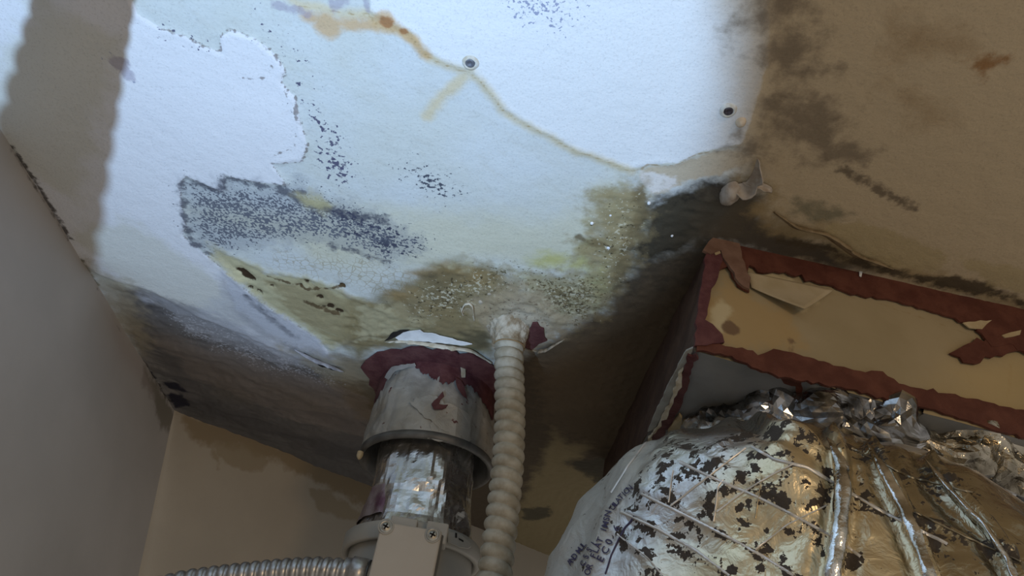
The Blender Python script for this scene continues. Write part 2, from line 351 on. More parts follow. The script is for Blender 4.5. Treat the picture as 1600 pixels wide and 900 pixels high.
 dict(name='c_bei', col=(.50,.42,.30), soft=.010, amp=.9, ns=70, w=.15, op=.9, polys=[[(1000,272),(1012,262),(1060,258),(1095,242),(1150,236),(1175,250),(1130,272),(1070,285),(1040,300),(1020,304),(1010,288)]]),
 dict(name='c_wht', col=(.72,.70,.68), soft=.010, amp=1.0, ns=70, w=.15, op=.85, polys=[[(1000,270),(1025,270),(1060,280),(1050,295),(1020,302),(1008,288)]]),
 # blotches on the right
 dict(name='c_bl', col=(.17,.135,.095), soft=.035, amp=1.6, ns=42, w=.28, op=.8, polys=[[(1200,160),(1260,150),(1310,170),(1330,230),(1350,245),(1290,252),(1250,235),(1215,205)],[(1140,225),(1190,222),(1190,245),(1150,242)],[(1180,-20),(1250,-20),(1250,15),(1195,20)]], spots=[((1232,80),.022),((1268,98),.010),((1250,155),.012),((1225,190),.016),((1180,30),.014)]),
 dict(name='c_bl2', col=(.26,.135,.05), soft=.014, amp=1.4, ns=70, w=.25, op=.9, polys=[[(1517,88),(1530,80),(1545,92),(1570,95),(1555,108),(1535,118)]]),
 dict(name='c_bl3', col=(.30,.215,.12), soft=.03, amp=1.4, ns=30, w=.35, op=.7, polys=[[(1380,40),(1460,45),(1520,75),(1440,80),(1380,80)],[(1390,140),(1500,190),(1440,190)]]),
 dict(name='c_bl4', col=(.14,.11,.075), soft=.010, amp=1.6, ns=90, w=.25, op=.9, lines=[([(1315,265),(1345,280),(1380,300),(1430,325)],.004)]),
 dict(name='c_bl5', col=(.19,.175,.115), soft=.018, amp=1.3, ns=50, w=.25, op=.85, polys=[[(1240,310),(1290,320),(1330,335),(1290,350),(1240,335)]]),
 dict(name='c_edge', col=(.33,.25,.13), soft=.02, amp=1.2, ns=40, w=.25, op=.8, lines=[([(1150,282),(1200,290),(1215,310),(1190,330)],.002),([(1190,330),(1230,360),(1290,365),(1330,400),(1400,420),(1500,450),(1640,490)],.012)]),
 dict(name='c_edge2', col=(.07,.052,.03), soft=.012, amp=1.3, ns=60, w=.2, op=.95, lines=[([(1220,375),(1300,390),(1360,415),(1430,432),(1470,440)],.006),([(1470,440),(1500,445),(1535,450)],.012),([(1535,450),(1640,488)],.006)]),
 dict(name='c_patch', col=(.40,.325,.18), soft=.014, amp=1.1, ns=45, w=.15, op=.75, polys=[[(1290,350),(1340,345),(1420,370),(1480,400),(1460,425),(1400,418),(1320,395),(1285,372)],[(1500,400),(1600,420),(1640,470),(1540,445)]]),
 # grey mould of the far left
 dict(name='c_gry', col=(.21,.20,.19), soft=.025, amp=.9, ns=35, w=.3, polys=[[(175,440),(240,462),(320,505),(400,535),(470,565),(530,578),(580,590),(640,620),(640,800),(270,650),(215,560)]]),
 dict(name='c_gry2', col=(.27,.27,.285), soft=.03, amp=1.1, ns=40, w=.25, op=.8, polys=[[(215,450),(300,480),(400,530),(430,560),(330,545),(230,490)],[(350,440),(420,485),(480,530),(440,540),(370,500)]]),
 dict(name='c_gry3', col=(.55,.57,.63), soft=.016, amp=1.2, ns=55, w=.2, op=.85, polys=[[(345,420),(385,452),(440,492),(500,530),(520,565),(470,555),(420,520),(370,480)],[(210,455),(235,468),(225,478)]]),
 dict(name='c_gry4', col=(.075,.075,.09), soft=.016, amp=1.5, ns=60, w=.25, op=.85, lines=[([(385,462),(420,495),(460,525)],.004),([(450,540),(490,555),(535,575)],.006),([(235,480),(260,500)],.008)]),
 dict(name='c_gry5', col=(.24,.215,.175), soft=.03, amp=1.4, ns=30, w=.25, op=.75, polys=[[(235,490),(300,520),(330,560),(260,545)],[(420,600),(480,610),(540,660),(480,640)],[(330,590),(400,615),(390,635),(340,620)],[(480,540),(560,560),(590,600),(540,600),(500,575)]]),
 dict(name='c_gry6', col=(.11,.107,.105), soft=.03, amp=.7, ns=35, w=.25, op=.9, polys=[[(270,620),(340,625),(450,670),(560,700),(620,760),(640,800),(560,757),(430,705),(285,655)],[(460,630),(540,650),(560,670),(500,660)]]),
 dict(name='c_grS', col=(.33,.325,.32), soft=.03, amp=2.4, ns=40, st=(3.2,1,1,.5), w=.25, op=.6, polys=[[(200,460),(300,500),(420,545),(560,590),(560,650),(420,610),(260,545)]]),
 dict(name='c_grD', col=(.075,.072,.075), soft=.03, amp=2.2, ns=55, st=(4,1,1,.5), w=.25, op=.6, polys=[[(190,450),(300,490),(420,540),(600,590),(600,740),(420,680),(280,630)]]),
 dict(name='c_grB', col=(.36,.37,.40), soft=.02, amp=2.0, ns=85, st=(2.5,1,1,.5), w=.2, op=.6, polys=[[(225,455),(330,490),(450,545),(540,575),(430,570),(300,520)]]),
 dict(name='c_gryX', col=(.06,.06,.075), soft=.012, amp=1.8, ns=70, w=.25, op=.9, lines=[([(385,462),(420,495),(455,522)],.003),([(455,545),(490,558),(535,577)],.005)]),
 dict(name='c_corn', col=(.022,.022,.035), soft=.010, amp=1.2, ns=60, w=.2, polys=[[(258,612),(285,615),(300,632),(275,636)],[(250,595),(275,600),(295,612),(262,606)],[(228,575),(240,580),(245,592),(232,588)]]),
 dict(name='c_wedge', col=(.06,.05,.045), soft=.006, amp=1.8, ns=70, w=.2, op=.9, lines=[([(18,228),(60,292),(108,372)],.0035),([(128,405),(140,425),(152,446)],.002),([(220,560),(262,625)],.004)]),
 dict(name='c_brn3', col=(.17,.13,.075), soft=.03, amp=1.1, ns=32, w=.3, op=.85, polys=[[(540,560),(590,560),(600,610),(585,660),(560,650),(520,600)]]),
 dict(name='c_rotB', col=(.26,.20,.10), soft=.03, amp=2.6, ns=48, w=.3, op=.5, polys=[[(600,470),(660,430),(740,410),(820,425),(900,425),(960,440),(940,500),(880,520),(800,470),(740,500),(640,510)],[(925,310),(1000,290),(1020,330),(980,440),(930,470),(910,390)]]),
 dict(name='c_rotD', col=(.06,.045,.022), soft=.035, spk=(150,.84,.25), amp=1.4, ns=36, op=.85, polys=[[(600,470),(660,430),(740,410),(820,425),(900,425),(960,440),(940,500),(880,520),(800,470),(740,500),(640,510)],[(925,310),(1000,290),(1020,330),(980,440),(930,470),(910,390)]]),
 dict(name='c_rotL', col=(.60,.56,.42), soft=.035, spk=(210,.83,.25), amp=1.4, ns=33, op=.8, polys=[[(600,470),(660,430),(740,410),(820,425),(900,425),(960,440),(940,500),(880,520),(800,470),(740,500),(640,510)],[(925,310),(1000,290),(1020,330),(980,440),(930,470),(910,390)]]),
 dict(name='c_grK', col=(.46,.47,.51), soft=.035, spk=(230,.82,.26), amp=1.6, ns=30, op=.75, polys=[[(210,455),(330,495),(450,545),(560,590),(540,620),(400,580),(280,530)]]),
 dict(name='c_grL', col=(.50,.52,.57), soft=.025, amp=2.2, ns=26, st=(2.2,1,1,.5), w=.2, op=.5, polys=[[(340,430),(400,470),(470,520),(540,575),(470,570),(380,530),(320,490)]]),
 dict(name='c_grP', col=(.30,.255,.225), soft=.03, amp=2.2, ns=24, st=(2.6,1,1,.5), w=.15, op=.35, polys=[[(230,500),(330,540),(460,590),(580,620),(580,690),(450,650),(300,590)]]),
 dict(name='c_grT', col=(.36,.32,.23), soft=.03, amp=1.4, ns=40, w=.35, op=.7, polys=[[(110,395),(150,415),(200,440),(235,520),(225,550),(180,500)],[(440,540),(520,560),(580,570),(590,600),(520,600)]]),
 dict(name='c_crust', col=(.38,.31,.205), soft=.02, amp=1.8, ns=60, w=.35, op=.8, polys=[[(728,480),(745,462),(790,450),(800,440),(840,450),(870,480),(900,500),(870,530),(830,545),(770,520),(745,505)]]),
 dict(name='c_crust2', col=(.13,.09,.06), soft=.02, spk=(200,.84,.24), amp=.9, ns=40, op=.7, polys=[[(728,480),(745,462),(790,450),(800,440),(840,450),(870,480),(860,530),(830,545),(770,520),(745,505)]]),
]
def c2(q):
    p = ceil_pt(q); return (p[0], p[1])
C_COR = ceil_pt((272, 640)); C_LFT = ceil_pt((20, 230)); C_BCK = ceil_pt((560, 752))
BN = np.array([(C_BCK-C_COR)[1], -(C_BCK-C_COR)[0], 0]); BN /= np.linalg.norm(BN)      # back wall normal, towards the room
if BN[1] > 0: BN = -BN
BD = (C_BCK-C_COR)/np.linalg.norm(C_BCK-C_COR)
LDv = (C_COR-C_LFT)/np.linalg.norm(C_COR-C_LFT)
COR_LOW = cast((230, 900), C_COR, BN)                                                  # corner line runs down to the frame edge
LN = np.cross(LDv, COR_LOW-C_COR); LN /= np.linalg.norm(LN)
if LN[0] < 0: LN = -LN

xs = np.r_[np.linspace(-1.1, -.76, 12), np.arange(-.755, .62, .0032), np.linspace(.63, 1.7, 40)]
ys = np.r_[np.linspace(-.9, .22, 26), np.arange(.225, 1.45, .0032), np.arange(1.455, 2.25, .007)]
# the sheet ends a little behind both walls
X, Y = np.meshgrid(xs, ys)
ca = layer_attrs(X, Y, CL, c2)
P3 = np.stack([X, Y, np.zeros_like(X)], -1)
dz = (fbm(P3, 4, 3, 3)-.5)*.008
sA = sdf(X, Y, [c2(q) for q in A_POLY]) + (fbm(P3, 60, 5, 3)-.5)*.008
dz += -.0016/(1+np.exp(np.clip(sA/.0012, -40, 40))) - .0013*np.exp(-((sA+.003)/.003)**2)*fbm(P3, 40, 8, 2)
sD = sdf(X, Y, [c2(q) for q in D_POLY]) + (fbm(P3, 60, 15, 3)-.5)*.006
dz += -.0012/(1+np.exp(np.clip(sD/.0012, -40, 40))) - .0020*np.exp(-(sD/.004)**2)*fbm(P3, 50, 18, 3)
rough_zone = np.clip(ca['c_ol']+ca['c_moss']+ca['c_crust']+ca['c_obr']+ca['c_blk']+.6*ca['c_gry']+.5*ca['c_yel']+.7*ca['c_edge']+.6*ca['c_brn'], 0, 1)
dz += -rough_zone*(ridged(P3, 70, 21, 3)-.4)*.0042
dz += -np.clip(ca['c_crust'], 0, 1)*(fbm(P3, 90, 25, 3))*.006
dz += -np.clip(ca['c_gry'], 0, 1)*(fbm(P3*np.array([1, 1.6, 1]), 22, 27, 4)-.5)*.010
dz += np.clip(ca['c_hole'], 0, 1)*.005
sE = sdf(X, Y, [c2(q) for q in YEL]) + (fbm(P3, 60, 35, 3)-.5)*.010
dz += -.0015*np.exp(-(sE/.004)**2)
G = np.stack([X, Y, CEZ+dz], -1)
t = NT('ceiling_plaster')
base = t.mix(t.ss(t.noise(9, 5), .35, .65), (.61, .65, .66), (.58, .61, .585))
base = t.mix(t.math('MULTIPLY', t.ss(t.noise(160, 4), .5, .75), .25), base, (.50, .52, .50))
base = t.mix(t.math('MULTIPLY', t.ss(t.noise(70, 5, .6, (2.5, 1, 1, .5)), .5, .75), .22), base, (.46, .45, .38))
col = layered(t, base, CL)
# fine grain of the bare plaster over everything
col = t.mix(t.math('MULTIPLY', t.ss(t.noise(420, 3), .52, .72), .16), col, (.10, .09, .07))
nb = t.bump(t.noise(240, 5, .65), .35, .0015, t.bump(t.noise(45, 5), .35, .004))
MAT_CEIL = t.fin(col, .82, 0, nb, .25)
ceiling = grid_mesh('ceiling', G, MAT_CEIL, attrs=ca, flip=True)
tag(ceiling, 'water-stained white plaster ceiling covered in black, grey and yellow mould', 'ceiling', kind='structure')

# ================================================================== WALLS
def wall(name, p0, e, down, n, length, height, layers, base, to2, nx, nz, back=.3):
    s = np.linspace(-back, length, nx); v = np.linspace(-.012, height, nz); S, V = np.meshgrid(s, v)
    Gw = p0 + S[..., None]*e + V[..., None]*down
    Gw = Gw + n*((fbm(Gw, 5, 40, 3)-.5)*.005)[..., None]
    at = layer_attrs(S, V, layers, to2)
    tt = NT(name+'_paint'); c = tt.mix(tt.ss(tt.noise(6, 4), .3, .7), base, tuple(x*.9 for x in base))
    c = layered(tt, c, layers)
    m_ = tt.fin(c, .75, 0, tt.bump(tt.noise(300, 4), .15, .001), .3)
    return grid_mesh(name, Gw, m_, attrs=at)
DOWN = np.array([0, 0, -1.0])
LDN = (COR_LOW-C_COR)/np.linalg.norm(COR_LOW-C_COR)
def b2(q):
    p = cast(q, C_COR, BN)-C_COR; return (p@BD, -p[2])
BL = [dict(name='w_st', col=(.25,.19,.11), soft=.02, amp=1.2, ns=40, w=.25, op=.85, polys=[[(280,645),(340,660),(450,700),(590,755),(700,800),(700,850),(590,800),(480,745),(380,700),(300,690)]]),
      dict(name='w_dr', col=(.29,.235,.15), soft=.015, amp=1.0, ns=35, w=.15, op=.7, polys=[[(330,690),(390,695),(420,720),(410,738),(380,735),(350,725)],[(480,760),(520,770),(560,800),(600,790),(600,820),(540,812),(495,795)],[(330,700),(345,720),(340,732)]]),
      dict(name='w_cr', col=(.05,.045,.04), soft=.0025, amp=.8, ns=150, w=.2, lines=[([(289,878),(283,895),(281,910)],.0003)], spots=[((294,842),.002),((342,793),.002)])]
wb = wall('wall_back', C_COR, BD, DOWN, BN, 1.5, 1.0, BL, (.43, .385, .315), b2, 240, 160, back=0.0)
tag(wb, 'beige back wall with brown water stains below the ceiling', 'wall', kind='structure')
lu = np.cross(LN, LDv); lu = lu/np.linalg.norm(lu)
if lu[2] > 0: lu = -lu
def l2(q):
    p = cast(q, C_COR, LN)-C_COR; return (p@LDv, p@lu)
LL = [dict(name='w_st', col=(.17,.15,.11), soft=.02, amp=1.3, ns=40, w=.25, op=.8, polys=[[(225,570),(262,625),(275,650),(262,672),(248,665),(240,620),(222,600)]]),
      dict(name='w_ln', col=(.06,.055,.05), soft=.005, amp=1.5, ns=60, w=.2, op=.8, lines=[([(20,232),(108,374)],.002),([(150,445),(185,510),(262,626)],.001)]),
      dict(name='w_pk', col=(.42,.37,.35), soft=.03, amp=.8, ns=20, w=.3, op=.6, polys=[[(150,450),(225,570),(240,620),(190,560)]])]
wl = wall('wall_left', C_COR, LDv, lu, LN, 0.0, 1.2, LL, (.45, .425, .40), l2, 220, 160, back=2.2)
tag(wl, 'plain grey wall on the left, dirty line along the ceiling', 'wall', kind='structure')

# ================================================================== shared materials
M_WHITE = simple('torn_paper_white', (.80,.82,.84), (.66,.68,.70), 60, .8)
M_PAPER = simple('torn_paper_edge', (.62,.58,.48), (.44,.38,.27), 60, .85)
M_DARK = simple('gap_shade', (.015,.013,.012), (.03,.025,.02), 60, .9)  # near-black colour standing in for the shade in gaps and slots
M_RED = simple('maroon_sealant', (.080,.026,.030), (.125,.050,.050), 55, .55, bs=.5, bd=.002, bscale=160)
M_RED2 = simple('brick_red_sealant', (.080,.024,.016), (.12,.042,.028), 40, .6, bs=.45, bd=.002, bscale=120)
M_PLAST = simple('crusted_plaster', (.50,.45,.36), (.24,.18,.11), 70, .9, bs=.8, bd=.004, bscale=190)
M_CREAM = simple('cream_tape', (.46,.38,.24), (.36,.28,.16), 40, .7)
M_STEEL = simple('zinc_steel', (.55,.54,.52), (.38,.37,.35), 120, .33, .85, bs=.15, bd=.0005)
M_BLACK = simple('black_rubber', (.02,.02,.02), (.04,.04,.04), 60, .6)
M_SCREW = simple('screw_steel', (.50,.47,.40), (.34,.31,.26), 200, .35, .9)

# ------------------------------------------------------------------ things fixed in the ceiling (parts of the ceiling)
def dimple(q, r, screw):
    c = ceil_pt(q); a = c+np.array([0, 0, -.0005]); b = c-np.array([0, 0, 1.0])
    lathe('screw_dimple', a, b, [(-.002, r*2.0), (.0010, r*1.6), (.0026, r*1.2), (.0026, r*1.05), (.001, r*.92), (.0, r*.85)], MAT_CEIL if False else simple('dimple_plaster', (.60,.60,.56), (.46,.42,.33), 120, .85), ceiling, 40,
          dfun=lambda G: (fbm(G, 150, 61, 2)-.5)*r*.4)
    lathe('screw_head', c+np.array([0, 0, -.0012]), b, [(.0, r*.95), (.0014, r*.9), (.0016, r*.7), (.0008, r*.35), (.0004, .0001)], screw, ceiling, 32)
dimple((735, 97), .0052, simple('screw_grey', (.13,.14,.17), (.22,.23,.26), 300, .5, .5))
dimple((1138, 172), .0050, simple('screw_dark', (.03,.025,.03), (.10,.08,.08), 300, .5, .4))
def blob(name, q, rx, ry, h, mat, parent, s=0, base=None):
    c = ceil_pt(q) if base is None else base; th = np.linspace(0, 2*np.pi, 28, endpoint=False); ph = np.linspace(0, np.pi/2, 9)
    Gb = np.stack([np.outer(np.cos(ph), np.cos(th))*rx, np.outer(np.cos(ph), np.sin(th))*ry, -np.outer(np.sin(ph), np.ones(28))*h], -1)
    Gb = Gb*(1+.5*(fbm(Gb+s, 90, s, 3)-.5))[..., None]+c
    return grid_mesh(name, Gb, mat, parent, wrap=True)
M_BLIS = simple('paint_blister', (.42,.38,.33), (.30,.25,.20), 90, .6)
blob('paint_blister', (1140, 301), .011, .016, .013, M_BLIS, ceiling, 3)
blob('paint_crumb', (1158, 190), .005, .006, .006, simple('crumb_cream', (.62,.52,.38), (.5,.4,.28), 90, .7), ceiling, 5)
for k, (q, r) in enumerate((((925, 348), .0022), ((954, 336), .0017), ((1014, 317), .002), ((951, 386), .0026), ((1050, 368), .0018), ((765, 457), .004), ((752, 470), .004))):
    blob('plaster_crumb', q, r, r*1.2, r*1.1, M_WHITE if k < 5 else M_PLAST, ceiling, 11+k)
def ribbon(name, path, wpx, drop, mat, parent, thick=.0012, s=0, curl=1.0):
    """a curled strip of peeling paint that hangs from the ceiling along path (px)"""
    pts = resample([ceil_pt(q) for q in path], .003); n = len(pts); T = np.gradient(pts, axis=0); T /= np.linalg.norm(T, axis=1)[:, None]
    side = np.cross(T, np.array([0, 0, 1.0])); tt = np.linspace(0, 1, n); env = np.sin(np.pi*np.clip(tt*.96+.02, 0, 1))**.6
    k = 7; cr = np.linspace(0, 1, k); Gs = np.zeros((n, k, 3))
    wob = fbm(pts, 120, s, 2)-.5
    for j, a in enumerate(cr):
        ang = a*1.9*curl
        Gs[:, j] = pts + side*(wpx*np.sin(ang)*env*(1+wob))[:, None] + np.array([0, 0, -1.0])*(.001+drop*(1-np.cos(ang))*env*(1+wob))[:, None]
    o = grid_mesh(name, Gs, mat, parent); md = o.modifiers.new('solid', 'SOLIDIFY'); md.thickness = thick; return o
ribbon('peeling_paint', [(1183,246),(1176,268),(1166,284),(1150,286),(1136,292)], .010, .012, M_BLIS, ceiling, s=4)
ribbon('peeling_paint', [(1205,300),(1208,292),(1190,283),(1160,283)], .006, .006, M_BLIS, ceiling, s=9)
ribbon('peeling_paint', [(1208,330),(1240,356),(1285,365),(1330,398),(1395,420)], .010, .008, simple('peel_brown', (.26,.20,.12), (.17,.125,.07), 60, .8), ceiling, s=14)
ribbon('peeling_paint', [(726,492),(728,478),(733,470),(741,500)], .006, .006, M_PAPER, ceiling, s=20)
ribbon('peeling_paint', [(460,545),(490,560),(520,572),(538,580)], .010, .008, simple('peel_grey', (.45,.46,.50), (.25,.25,.28), 60, .8), ceiling, s=23)
ribbon('peeling_paint', [(475,550),(500,566),(524,577)], .006, .006, M_DARK, ceiling, s=25)  # near-black ribbon standing in for the shade beside the peeling paint
# torn slit above the vent collar: lit white paper, dark sheet painted as the shade in the gap, and the lip
dn = np.array([0, 0, -1.0])
sheet('torn_paper', [ceil_pt(q, -.004) for q in jag([(618,527),(630,519),(650,516),(675,520),(700,527),(722,533),(738,537),(720,539),(690,535),(650,532),(625,532)], 6, .8, 2)], dn, .0012, M_WHITE, ceiling)
sheet('torn_gap_shade', [ceil_pt(q, -.0035) for q in jag([(601,532),(610,522),(624,516),(640,515),(625,522),(612,529)], 5, .6, 3)], dn, .001, M_DARK, ceiling)
ribbon('torn_lip', [(602,533),(625,531),(660,534),(700,540),(735,545),(768,566)], .012, .014, M_PAPER, ceiling, s=31, curl=.8)
# maroon sealant smeared on the ceiling
sheet('sealant_smear', [ceil_pt(q, -.003) for q in jag([(564,572),(580,556),(610,545),(650,541),(700,545),(745,556),(775,575),(775,620),(590,620),(578,590)], 8, 2.2, 5)], dn, .003, M_RED, ceiling)
sheet('sealant_smear', [ceil_pt(q, -.005) for q in jag([(818,520),(832,503),(850,512),(855,530),(830,545),(820,540)], 6, 1.5, 6)], dn, .003, M_RED, ceiling)
ribbon('peeling_paint', [(815,540),(840,548),(860,545),(885,528)], .010, .008, M_PLAST, ceiling, s=35)

# ================================================================== VENT: collar, foil pipe, motor housing
VA = np.array([-.098, 1.107, CEZ]); VB = np.array([-.085, 1.107, CEZ-.27]); vd = (VB-VA)/np.linalg.norm(VB-VA)
t = NT('dull_grey_tape'); c = t.mix(t.ss(t.noise(25, 5), .35, .7), (.43,.425,.40), (.31,.305,.28))
c = t.mix(t.math('MULTIPLY', t.ss(t.noise(14, 4), .5, .68), .55), c, (.40,.35,.27))
c = t.mix(t.ss(t.noise(75, 4, .6), .66, .70), c, (.13,.045,.045))
M_TAPE = t.fin(c, t.math('MULTIPLY_ADD', t.noise(50, 3), .35, .30), .25, t.bump(t.noise(70, 5, .6, None, .8), .35, .004), .4)
collar = empty('vent_collar', VA, 'grey taped metal vent collar sealed to the ceiling with maroon sealant', 'vent collar')
def dcol(G):
    k = 1-np.clip((CEZ-G[..., 2]-.125)/.012, 0, 1)
    return k*((fbm(G, 22, 50, 3)-.5)*.009 + (ridged(G*np.array([1, 1, .5]), 38, 51, 3)-.5)*.0085)
lathe('sleeve', VA, VB, [(-.004, .094), (.05, .097), (.128, .1015)], M_TAPE, collar, 220, dcol, sub=.0025)
lathe('rim', VA, VB, [(.126, .1005), (.128, .1062), (.133, .1075), (.139, .1065), (.141, .1035), (.139, .100), (.120, .096), (.07, .088), (.05, .082)], simple('rim_metal', (.17,.17,.165), (.10,.10,.095), 30, .5, .4), collar, 120)
# sealant over the top of the sleeve with a ragged lower edge
th = np.linspace(0, 2*np.pi, 300, endpoint=False); u_, v_, d_ = frame_of(VB-VA); ringv = np.cos(th)[:, None]*u_+np.sin(th)[:, None]*v_
pxs = proj(VA+vd*.03+ringv*.098)[:, 0]; front = (ringv[:, 1] < .25)
low = np.interp(pxs, [585,600,607,612,640,655,662,672,690,702,712,722,735,748,760,775], [.055,.045,.012,.006,.006,.022,.030,.030,.042,.040,.030,.034,.032,.040,.048,.060])
low = np.where(front, low, .03)+(fbm(np.stack([th*8, th*0, th*0], -1), 4, 77, 3)-.5)*.012
tt_ = np.linspace(0, 1, 14)
Gm = VA + (-.002+tt_[:, None]*(low+.002)[None])[..., None]*vd + (.0985+tt_[:, None]*(low)[None]*.03)[..., None]*ringv[None]
Gm = Gm + ((fbm(Gm, 60, 80, 3)-.35)*.004*(1-tt_[:, None]**4))[..., None]*ringv[None]
grid_mesh('sealant', Gm, M_RED, collar, wrap=True)
def on_cyl(q, r):   # pixel onto the cylinder round the vent axis
    R_ = ray(q); R_ = R_/np.linalg.norm(R_); o = CP-VA; A_ = R_-vd*(R_@vd); B_ = o-vd*(o@vd)
    a, b, c_ = A_@A_, 2*A_@B_, B_@B_-r*r; D = max(b*b-4*a*c_, 0); return CP+R_*((-b-math.sqrt(D))/(2*a))
nf = np.array([0, -1.0, .0])
def patch(name, poly, r, th_, mat, parent, s=1, amp=1.2, step=5):
    return sheet(name, [on_cyl(q, r) for q in jag(poly, step, amp, s)], nf, th_, mat, parent)
patch('tape_flap', [(640,628),(672,618),(705,632),(735,650),(736,690),(720,694),(690,690),(668,686),(676,660),(655,645)], .1035, .002, M_TAPE, collar, 3)
patch('sealant_drip', [(674,632),(684,622),(692,612),(694,620),(686,632),(700,633),(690,640),(678,640)], .1075, .0015, M_RED, collar, 4)
patch('sealant_drip', [(712,590),(720,595),(727,612),(732,628),(722,618),(714,604)], .1035, .0015, M_RED, collar, 5)
patch('torn_paper', [(624,541),(634,545),(632,556),(628,560),(629,550)], .1045, .001, M_PAPER, collar, 6, .5)
patch('torn_paper', [(720,565),(728,566),(727,590),(721,590)], .1035, .001, M_PAPER, collar, 7, .8)
patch('tape_edge', [(601,590),(612,574),(648,568),(650,572),(618,580),(607,594)], .1030, .0015, simple('pale_tape', (.42,.42,.40), (.34,.33,.30), 40, .5, .2), collar, 8, .5)
blob('rim_tab', (0, 0), .005, .005, .012, M_CREAM, collar, 2, base=on_cyl((562, 712), .1070)+np.array([0, 0, .006]))

foil = NT('crumpled_foil'); fc = foil.mix(foil.ss(foil.noise(30, 4), .35, .7), (.74,.73,.71), (.62,.60,.56))
M_FOIL = foil.fin(fc, foil.math('MULTIPLY_ADD', foil.noise(40, 3), .25, .13), .92, foil.bump(foil.noise(45, 3, .45, None, 1.0), .2, .004), .5)
pipe = empty('vent_pipe', VA+vd*.12, 'crumpled silver foil-wrapped pipe below the grey vent collar', 'pipe')
def dfoil(G): return (ridged(G*np.array([1, 1, .45]), 34, 90, 3)-.5)*.011+(fbm(G, 14, 91, 2)-.5)*.010
lathe('foil_wrap', VA+vd*.08, VB+vd*.08, [(0, .072), (.06, .072), (.13, .075), (.165, .080), (.180, .084)], M_FOIL, pipe, 110, dfoil, sub=.0045, smooth=False)
lathe('purple_stain', VA+vd*.199, VB+vd*.2, [(0, .0745), (.02, .0775), (.045, .082)], simple('purple_primer', (.16,.08,.12), (.38,.33,.34), 28, .4, .5, bs=.5, bd=.003), pipe, 120, lambda G: (ridged(G*np.array([1, 1, .45]), 34, 90, 3)-.5)*.011+(fbm(G, 14, 91, 2)-.5)*.010+(np.clip((-.135-G[...,0])/.01, -1, 0))*.012+.0012)

M_HOUS = simple('beige_plastic', (.40,.385,.345), (.36,.345,.305), 12, .45, bs=.08, bd=.0006, bscale=400, spec=.4)
house = empty('vent_motor_housing', VA+vd*.27, 'beige plastic round motor housing with a screwed cover plate', 'vent fan')
HA = VA+vd*.262; HB = VB+vd*.262+vd*.1
lathe('drum', HA, HB, [(.006, .050), (.006, .088), (.02, .090), (.30, .094)], M_HOUS, house, 120)
lathe('clamp_band', HA, HB, [(.000, .088), (.000, .0985), (.002, .1005), (.024, .1015), (.026, .100), (.026, .094), (.004, .088)], M_HOUS, house, 160)
# cover plate box, in front of the drum
pl0 = 0.985
tl = ypl((597, 815), pl0); tr = ypl((691, 831), pl0); ax_u = (tr-tl)/np.linalg.norm(tr-tl); bl = ypl((578, 905), pl0)
ax_n = np.array([0, -1.0, 0]); ax_v = np.cross(ax_u, ax_n); ax_v /= np.linalg.norm(ax_v)
if ax_v[2] > 0: ax_v = -ax_v
Wc = np.linalg.norm(tr-tl)
box('cover_plate', tl-ax_n*.004, (ax_u, ax_v, ax_n), (Wc, .20, .008), simple('cover_beige', (.47,.425,.36), (.44,.395,.33), 12, .5, bs=.12, bd=.0008, bscale=500, spec=.4), house, .003)
box('cover_box', tl-ax_n*.06+ax_u*.004+ax_v*.004, (ax_u, ax_v, ax_n), (Wc-.004, .20, .056), M_HOUS, house, .004)
box('cover_groove', tl-ax_n*.010+ax_u*.004+ax_v*.002, (ax_u, ax_v, ax_n), (Wc-.001, .20, .005), simple('groove_shadow', (.12,.115,.10), (.10,.095,.085), 30, .7), house, .002)
for q in ((603, 823), (676, 836)):
    c0 = ypl(q, pl0-.004)
    sc_ = lathe('screw', c0+ax_n*-.002, c0+ax_n, [(0, .0088), (.0028, .0088), (.0036, .0082), (.0036, .0070), (.0022, .0066), (.0030, .0058), (.0038, .003), (.0040, .0001)], M_SCREW, house, 40)
    for a in (.35, .35+math.pi/2):
        e1 = ax_u*math.cos(a)+ax_v*math.sin(a); e2 = -ax_u*math.sin(a)+ax_v*math.cos(a)
        o = box('cross_slot_shade', c0+ax_n*.0015-e1*.0042-e2*.0010, (e1, e2, ax_n), (.0084, .0020, .0008), M_DARK, None)
        o.parent = sc_
    lathe('screw_boss', c0-ax_n*.004, c0+ax_n, [(0, .0108), (.005, .0108), (.0056, .0100), (.0056, .0088)], M_HOUS, house, 40)
# raised bracket on the band behind the plate
bt = ypl((612, 806), pl0+.012); box('bracket', bt-ax_n*.02, (ax_u, ax_v, ax_n), (.037, .022, .024), M_HOUS, house, .002)
bt = ypl((668, 815), pl0+.012); box('bracket', bt-ax_n*.02, (ax_u, ax_v, ax_n), (.030, .028, .026), M_HOUS, house, .002)
# latch tab on the band
def on_h(q): return on_cyl(q, .1025)
lt = [(699,833),(712,833),(724,840),(733,848),(736,855),(731,858),(718,856),(700,848)]
sheet('latch', [on_h(q) for q in lt], nf, .004, M_HOUS, house)
sheet('latch_slot_shade', [on_h(q)+nf*.0042 for q in ((716,842),(724,846),(724,849),(717,845))], nf, .0006, M_DARK, house)
sheet('latch_slot_shade', [on_h(q)+nf*.0042 for q in ((711,834),(714,835),(714,842),(711,842))], nf, .0006, M_DARK, house)

